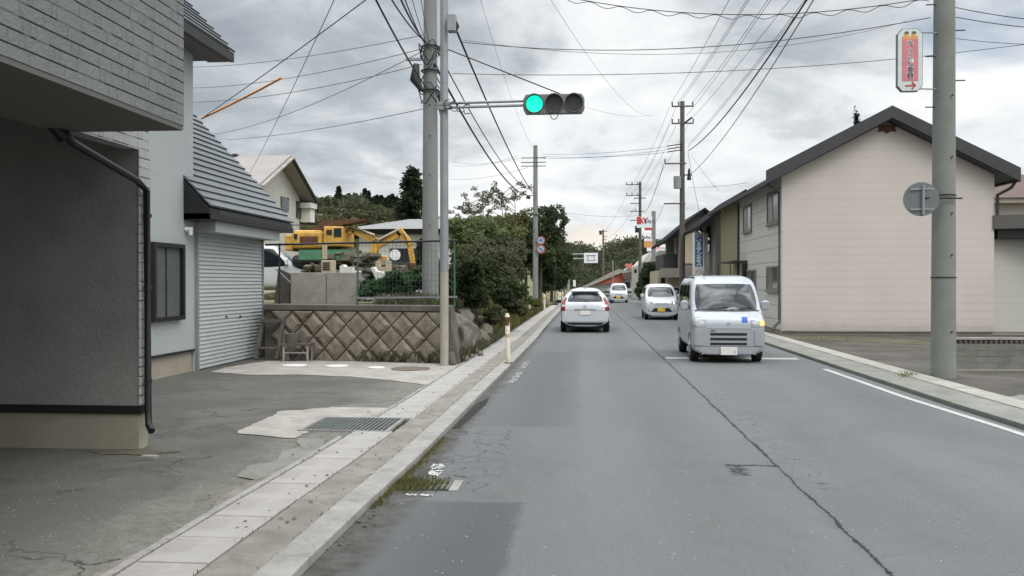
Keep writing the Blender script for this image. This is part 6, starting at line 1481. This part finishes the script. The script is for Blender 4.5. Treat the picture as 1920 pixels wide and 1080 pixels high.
wire(W(1290, 285, 47.5), W(1312, 402, 43.5), .12, 'service drop from the dark pole to the black gabled house', .010); wire(W(1296, 290, 47.5), W(1348, 358, 42), .1, 'thin service wire to the roof of the black gabled house', .008, 'wire2')
wire(W(1290, 352, 47.5), W(1400, 343, 40), .05, 'short level wire to the pink building roof', .008, 'wire2')
wire(W(898, -10, 22), W(1004, 282, 59), .6, 'very faint wire running from the top edge to the signed pole', .005, 'wire2'); wire(W(1028, -8, 20), W(1225, 217, 60), .8, 'very faint wire slanting down over the signal', .005, 'wire2')
wire(W(1096, 201, 30), W(1222, 215, 60), .2, 'short faint wire to the right of the signal', .005, 'wire2')

# ============================================================ VEGETATION
def tree(px, py, Y, rx, rz, mat, label, n=5000, leaf=.09, seed=1, blobs=5, group=None, name='tree', trunk=True, z0=None, gap=.3, rxm=None):
    """crown centred at pixel (px,py) at distance Y, radii in metres"""
    c = P3(px, py, Y); g = TH(c.x, Y) if z0 is None else z0
    t = thing(name, label, 'tree' if name.endswith('tree') else 'bush', (c.x, Y, g), group)
    rg = random.Random(seed); B = [(c.x, Y, c.z, rx * .72, rx * .72, rz * .75, n * .35)]
    for i in range(blobs):
        a = i * 6.283 / blobs + rg.uniform(-.4, .4); q = rg.uniform(.45, .72)
        zz_ = c.z + rz * rg.uniform(-.65, .72); k_ = 1 - .35 * abs(zz_ - c.z) / rz
        B.append((c.x + math.cos(a) * rx * q * k_, Y + math.sin(a) * rx * q, zz_, rx * rg.uniform(.3, .5), rx * .42, rz * rg.uniform(.25, .42), n * .65 / blobs))
    link('crown', leaf_mesh('crown', B, mat, leaf, seed, gap), t)
    if trunk:
        m = MB(); top = Vector((c.x, Y, c.z + rz * .25)); base = Vector((c.x, Y, g - .1)); h = (top - base).length
        m.tube([base, base.lerp(top, .4) + Vector((.04 * h * .3, 0, 0)), top], [max(.03, h * .032), h * .022, .012], 8)
        for i in range(9):
            u = rg.uniform(.35, .9); p = base.lerp(top, u); a = rg.uniform(0, 6.3)
            e = p + Vector((math.cos(a) * rx * .75, math.sin(a) * rx * .75, rz * rg.uniform(.15, .6))); mid = p.lerp(e, .5) + Vector((0, 0, .06 * rz)); m.tube([p, mid, e], [h * .012, h * .008, .005], 5, False)
        m.build('trunk', 'bark', t)
    return t
gt = 'trees on the bank left of the road'
T_ = [  # px py Y rx rz mat n leaf label
 (882, 448, 36, 1.15, 1.15, 'leafm', 5200, .075, 'loose green tree beside the low white house'),
 (925, 448, 40, 1.45, 1.25, 'leafm', 6500, .08, 'broad mid green tree behind the bank'),
 (912, 430, 46, 1.3, .8, 'leafy', 3200, .08, 'yellowing tree top above the bank'),
 (955, 438, 44, 1.15, 1.25, 'leafy', 5200, .08, 'yellow green tree with upright crown left of the signed pole'),
 (985, 458, 66, 2.2, 2.1, 'leafm', 6500, .09, 'green tree directly behind the signed pole'),
 (1012, 448, 66, 2.3, 2.7, 'leafd', 7000, .12, 'tall dark tree right of the signed pole'),
 (1034, 482, 74, 1.9, 2.3, 'leafd', 5500, .12, 'dark tree at the right edge of the left trees'),
 (1048, 510, 80, 1.6, 1.9, 'leafd', 4500, .12, 'low dark tree closest to the gantry post'),
 (1022, 520, 68, 1.2, 1.2, 'leafd', 3200, .09, 'dark round shrub tree right of the signed pole'),
 (952, 498, 38, 1.1, 1.2, 'leafbr', 5200, .075, 'brownish tangled shrub tree over the grass verge'),
 (930, 500, 33, 1.2, 1.15, 'leafbr', 5200, .075, 'brown and green shrub tree in the middle of the bank')]
for i, (px, py, Y, rx, rz, mt, n, lf, lab) in enumerate(T_): tree(px, py, Y, rx, rz, mt, lab, n * 1.25, lf, 20 + i, 7, gt, gap=.18)
gb_ = 'dark bushes above the rocks'
for i, (px, py, Y, rx, rz, mt, n, lf, lab) in enumerate([
 (872, 520, 21.0, .55, .66, 'leafd', 5200, .05, 'dark bush just behind the end of the block wall'),
 (905, 518, 23.5, .65, .72, 'leafd', 5600, .055, 'dark dense bush above the upright rock'),
 (893, 560, 21.6, .40, .30, 'leafd', 2600, .045, 'low dark bush hanging over the rocks'),
 (940, 545, 27, .75, .62, 'leafd', 5000, .055, 'dark bush behind the rusty bollard'),
 (930, 590, 24, .35, .32, 'leafbr', 2400, .045, 'brown weedy bush at the end of the rocks'),
 (962, 572, 29, .50, .42, 'leafbr', 3200, .05, 'brownish bush at the edge of the verge'),
 (972, 560, 37, .65, .36, 'leafm', 3800, .05, 'green clump on the verge before the signed pole'),
 (1000, 566, 46, .55, .25, 'dry', 2600, .05, 'tall dry grass clump at the foot of the signed pole')]):
    tree(px, py, Y, rx, rz, mt, lab, n, lf, 50 + i, 5, gb_, name='bush', gap=.12, trunk=False)
# ferny green plants behind the fence
for i, (px, py, Y, rx, rz, n, lab) in enumerate([(700, 540, 20.6, .45, .26, 3200, 'leafy green plants behind the fence right of the concrete panels'), (745, 534, 20.8, .6, .33, 4200, 'feathery green plants in the middle behind the fence'), (795, 520, 21.4, .55, .46, 4200, 'tall green plants hiding the foot of the thick pole'), (828, 535, 20.8, .5, .36, 3600, 'green plants behind the slim signal pole'), (800, 480, 22.5, .35, .5, 1500, 'dark climbing plants beside the thick pole')]):
    tree(px, py, Y, rx, rz, 'leafg' if i < 4 else 'leafd', lab, n, .05, 70 + i, 5, 'green plants behind the fence', name='bush', trunk=False, gap=.25)
# bare-topped saplings
for i, (px, py, Y, h, lab) in enumerate([(880, 398, 38, 1.3, 'sparse twiggy sapling left of the yellow tree'), (905, 388, 40, 1.5, 'sparse twiggy sapling in the middle above the trees'), (940, 378, 42, 1.8, 'tallest sparse sapling above the trees'), (965, 388, 44, 1.6, 'sparse sapling nearest the signed pole'), (1040, 440, 72, 1.6, 'thin twigs leaning out of the dark tree')]):
    c = P3(px, py, Y); g = TH(c.x, Y); t = thing('sapling', lab, 'tree', (c.x, Y, g), 'twiggy saplings above the trees'); rg = random.Random(90 + i)
    m = MB(); base = Vector((c.x, Y, g)); top = Vector((c.x, Y, c.z + h * .3)); m.tube([base, base.lerp(top, .6) + Vector((.1, 0, 0)), top], [.045, .03, .01], 6)
    B = []
    for j in range(16):
        p = base.lerp(top, rg.uniform(.62, 1)); a = rg.uniform(0, 6.3); e = p + Vector((math.cos(a) * h * rg.uniform(.3, .75), math.sin(a) * h * .5, h * rg.uniform(.05, .4))); m.tube([p, p.lerp(e, .5) + Vector((0, 0, .05)), e], [.016, .01, .006], 4, False)
        B.append((e.x, e.y, e.z, .17, .17, .12, 26)); B.append((p.lerp(e, .6).x, p.lerp(e, .6).y, p.lerp(e, .6).z, .14, .14, .1, 12))
    m.build('trunk', 'bark', t); link('crown', leaf_mesh('crown', B, 'leafbr', .055, 91 + i, .1), t)
# conifers
def conifer(x, y, z0, h, r, label, n=2600, seed=0, group=None, leaf=.14, mat='conifer'):
    t = thing('pine_tree', label, 'tree', (x, y, z0), group)
    rng = np.random.default_rng(seed); V = []
    lv = int(16 + h); pts = []; dirs = []
    for i in range(lv):
        u = i / lv; zz_ = z0 + h * (.12 + .86 * u); rr = r * (1 - u) ** .8 * (1 + .15 * rng.normal()); nb = max(4, int(11 * (1 - u) + 3))
        for b_ in range(nb):
            a = rng.uniform(0, 6.283); L2 = rr * rng.uniform(.65, 1.1); k_ = max(3, int(n / lv / nb))
            s_ = rng.uniform(.08, 1, k_); px_ = x + np.cos(a) * L2 * s_ + rng.normal(size=k_) * .05 * r; py_ = y + np.sin(a) * L2 * s_ + rng.normal(size=k_) * .05 * r
            pz = zz_ - .22 * L2 * s_ + .10 * L2 * s_ ** 3 + rng.normal(size=k_) * .02 * h
            pts.append(np.stack([px_, py_, pz], 1)); dirs.append(np.tile([np.cos(a), np.sin(a), -.35], (k_, 1)))
    P = np.concatenate(pts); D = np.concatenate(dirs) + rng.normal(size=(len(P), 3)) * .45; D /= np.linalg.norm(D, axis=1)[:, None]
    b2 = rng.normal(size=P.shape); b2 -= (b2 * D).sum(1)[:, None] * D; b2 /= np.linalg.norm(b2, axis=1)[:, None]
    s = leaf * rng.uniform(.6, 1.3, len(P))[:, None]; a2 = D * s; b2 = b2 * s * .4
    link('crown', np_mesh('crown', np.stack([P - a2, P + b2, P + a2, P - b2], 1).reshape(-1, 3), mat), t)
    MB().tube([(x, y, z0 - .2), (x, y, z0 + h * .97)], [max(.06, h * .022), .01], 7).build('trunk', 'bark', t)
    return t
c = P3(772, 312, 60); zg = TH(c.x, 60); conifer(c.x, 60, zg, c.z - zg, 3.3, 'big dark conifer left of the thick concrete pole', 14000, 3, leaf=.17)
c = P3(1606, 205, 48); conifer(c.x, 48, 0, c.z, 1.1, 'conifer top showing over the pink building roof', 6500, 4, leaf=.10)
rg = random.Random(12)
base_c = None
for i in range(46):
    px = 545 + i * 4.6 + rg.uniform(-3, 3)
    yy_ = rg.uniform(134, 158); x = P3(px, 400, yy_).x; z = TH(x, yy_); h = rg.uniform(2.6, 3.6)
    if base_c is None or i in (7, 19): base_c = conifer(x, yy_, z, h, h * .36, 'small dark conifer on the ridge of the left hill', 900, 30 + i, 'conifers along the hill ridge', .3)
    else: 
        r_ = dup(base_c, (x, yy_, z)); s_ = rg.uniform(.65, 1.25); r_.scale = (s_, s_, s_ * rg.uniform(.6, 1.15))
# scrub on the hill: one mass
B = []
rg = random.Random(77)
for i in range(170):
    y = rg.uniform(70, 150); x = P3(rg.uniform(520, 900), 430, y).x; B.append((x, y, TH(x, y) + .3, rg.uniform(.8, 2.2), rg.uniform(.8, 2.2), rg.uniform(.2, .5), 260))
tag(link('hill_scrub', leaf_mesh('hill_scrub', B, 'leafolive', .17, 5, .1)), 'yellow-green scrub covering the left hill', None, kind='stuff')
B = []
for i in range(46):
    y = rg.uniform(100, 140); x = P3(rg.uniform(560, 960), 430, y).x; B.append((x, y, TH(x, y) + .8, rg.uniform(1.2, 2.6), rg.uniform(1.2, 2.6), rg.uniform(.6, 1.3), 200))
tag(link('hill_wood', leaf_mesh('hill_wood', B, 'wood', .3, 6, .1)), 'darker wood patches on the upper left hill', None, kind='stuff')
# far wooded hills at the end of the road
def far_hill(name, label, prof, Y, depth, seed, mat='wood', dens=1.0, leaf=1.0):
    """prof: pixel outline (px,py) of the ridge at distance Y"""
    m = MB(); top = []; X0 = P3(prof[0][0], 500, Y).x; X1 = P3(prof[-1][0], 500, Y).x; n = 40
    tab = [(P3(a, b, Y).x, P3(a, b, Y).z) for a, b in prof]
    def HZ(x): return interp(tab, x)
    nx_, ny_ = 40, 12; V = []
    for j in range(ny_ + 1):
        v = j / ny_
        for i in range(nx_ + 1):
            x = X0 + (X1 - X0) * i / nx_; h = HZ(x) * math.sin(min(1, v * 1.6) * math.pi / 2) if v < .65 else HZ(x) * math.cos((v - .65) / .35 * math.pi / 2)
            V.append((x * (1 + (v - .6) * depth / Y * .0), Y + (v - .6) * depth, h - 1.5))
    FS = [(j * (nx_ + 1) + i, j * (nx_ + 1) + i + 1, (j + 1) * (nx_ + 1) + i + 1, (j + 1) * (nx_ + 1) + i) for j in range(ny_) for i in range(nx_)]
    struct(m.add(V, FS, True).build(name, 'woodfloor'), label)
    rg = random.Random(seed); B = []
    for i in range(int(260 * dens)):
        x = rg.uniform(X0, X1); v = rg.random() ** .8 * .66; h = HZ(x) * math.sin(min(1, v * 1.6) * math.pi / 2); r_ = rg.uniform(1.6, 3.6) * Y / 200
        B.append((x, Y + (v - .6) * depth, h - 1.5 - r_ * .1, r_, r_, r_ * .8, 190))
    tag(link('wood', leaf_mesh('wood', B, mat, .34 * leaf * Y / 200, seed, .05)), label.replace('hill', 'wood'), None, kind='stuff')
far_hill('hill', 'round wooded hill beyond the shop on the right', [(1085, 520), (1110, 492), (1135, 470), (1160, 452), (1195, 450), (1240, 452), (1300, 462), (1400, 480), (1500, 520)], 210, 80, 1)
far_hill('hill', 'low wooded hill left of the road end', [(880, 520), (940, 480), (1000, 470), (1050, 462), (1078, 460), (1100, 468), (1125, 480), (1150, 500), (1170, 522)], 260, 80, 2)
far_hill('hill', 'dark low wooded hill behind the red roofed house', [(1050, 520), (1080, 505), (1110, 500), (1150, 500), (1200, 505), (1240, 520)], 160, 30, 3, dens=.5)
# dark bushes by the shop
for i, (px, py, Y, rx, rz, lab) in enumerate([(1222, 520, 66, 1.15, 1.1, 'big dark bush in front of the grey shop'), (1210, 530, 72, .8, .8, 'smaller dark bush at its left'), (1240, 535, 64, .8, .9, 'dark bush touching the cream shutter'), (1205, 545, 70, .8, .5, 'low dark hedge by the far right kerb')]):
    tree(px, py, Y, rx, rz, 'leafd', lab, 4500, .08, 110 + i, 5, 'dark bushes before the shop', name='bush', z0=0, gap=.1)
# verge grasses and weeds: ground cover
rng = np.random.default_rng(9)
def grass(name, label, pts, h, mat, seed=0, w_=.006):
    rng = np.random.default_rng(seed); P = np.array(pts); n = len(P); a = rng.uniform(0, 6.28, n); hh = h * rng.uniform(.4, 1.3, n); ln = rng.uniform(.1, .7, n) * hh; d = rng.uniform(0, 6.28, n)
    side = np.stack([np.cos(a), np.sin(a), np.zeros(n)], 1) * w_; tip = P + np.stack([np.cos(d) * ln, np.sin(d) * ln, hh], 1); midp = P + np.stack([np.cos(d) * ln * .35, np.sin(d) * ln * .35, hh * .6], 1)
    V = np.stack([P - side, P + side, midp + side * .8, tip], 1).reshape(-1, 3)
    return tag(link(name, np_mesh(name, V, mat)), label, None, kind='stuff')
pts = []
for i in range(9000):
    y = rg.uniform(23, 60); x = E_(y) - 1.15 - abs(rg.gauss(0, .8)); pts.append((x, y, TH(x, y) - .02))
grass('verge_grass', 'rough green and dry grass on the left verge', pts, .28, 'dry', 2, .02)
pts = []
for i in range(5000):
    x = rg.uniform(-4.6, -2.7); y = rg.uniform(19, 25); pts.append((x, y, TH(x, y) - .02))
for i in range(2600):
    y = rg.uniform(17.6, 26); x = E_(y) - 1.02 - abs(rg.gauss(0, .16)); pts.append((x, y, LZ - .01))
for i in range(110):
    x = rg.uniform(-4.5, -2.7); pts.append((x, wy(x) - .04 - abs(rg.gauss(0, .04)), LZ - .01))
grass('bank_weeds', 'dark weeds on the bank behind the rocks', pts, .25, 'leafbr', 3, .015)
pts = []
for i in range(1500):
    u = rg.random(); x = gx - .24 + rg.gauss(.12, .14); y = gyy + rg.gauss(.02, .12)
    if x < E_(y) + .01: x = E_(y) + .02 + rg.random() * .1
    if x < gx + .16: pts.append((x, y, .005))
for i in range(900):
    y = rg.uniform(6.3, 9.2); pts.append((E_(y) + .015 + abs(rg.gauss(0, .035)), y, .003))
grass('drain_weeds', 'dry weeds growing in the small drain grate along the kerb', pts, .032, 'dry', 4, .004)
pts = []
for i in range(500):
    p = at(rg.uniform(1480, 1600), rg.uniform(628, 640), z=.03); pts.append((p.x, min(p.y, 27.8), .03))
for i in range(160): 
    p = at(rg.gauss(1700, 9), rg.gauss(703, 2.5), z=.07); pts.append((p.x, p.y, .06))
grass('yard_weeds', 'small weeds in the right yard and kerb joint', pts, .05, 'leafm', 5, .006)
# loose grit on the forecourt
m = MB(); rg = random.Random(3)
for i in range(420):
    if i < 250: p = at(rg.gauss(200, 130), rg.uniform(860, 1060), z=LZ)
    else: p = at(rg.uniform(300, 620), rg.uniform(700, 900), z=LZ)
    if p.x > E_(max(p.y, 3)) - 1.05: continue
    s_ = rg.uniform(.002, .006) ; a = rg.uniform(0, 3)
    V = [(p.x + s_ * math.cos(a + q), p.y + s_ * math.sin(a + q), LZ - .012) for q in (0, 1.6, 3.1, 4.7)] + [(p.x, p.y, LZ - .012 + s_ * 1.2)]
    m.add(V, [(0, 1, 4), (1, 2, 4), (2, 3, 4), (3, 0, 4)])
tag(m.build('grit', 'conc'), 'pale grit scattered on the forecourt asphalt', None, kind='stuff')

pts = []
for i in range(900):
    y = rg.uniform(4.5, 24); q = rg.choice((E_(y) - .535, E_(y) - .97, E_(y) - .22)); pts.append((q + rg.gauss(0, .012), y, LZ + .004))
grass('joint_weeds', 'tiny dry weeds in the joints of the pavement and gutter covers', pts, .022, 'dry', 8, .003)
m = MB(); rg = random.Random(21)
for i in range(330):
    y = rg.uniform(5.2, 22) if i % 3 else rg.uniform(5.2, 11); x = E_(y) + abs(rg.gauss(.02, .11)) if i % 2 else E_(y) - rg.uniform(.05, 1.3); z = .004 if x > E_(y) else LZ + .008
    s_ = rg.uniform(.006, .022); a = rg.uniform(0, 3)
    V = [(x + s_ * math.cos(a + q) * rg.uniform(.5, 1.2), y + s_ * math.sin(a + q) * rg.uniform(.5, 1.2), z + rg.uniform(0, .006)) for q in (0, 1.3, 2.6, 3.9, 5.1)] + [(x, y, z + s_ * .5)]
    m.add(V, [(0, 1, 5), (1, 2, 5), (2, 3, 5), (3, 4, 5), (4, 0, 5)])
tag(m.build('gravel_crumbs', 'soil'), 'crumbs of gravel and dead leaves along the left kerb', None, kind='stuff')
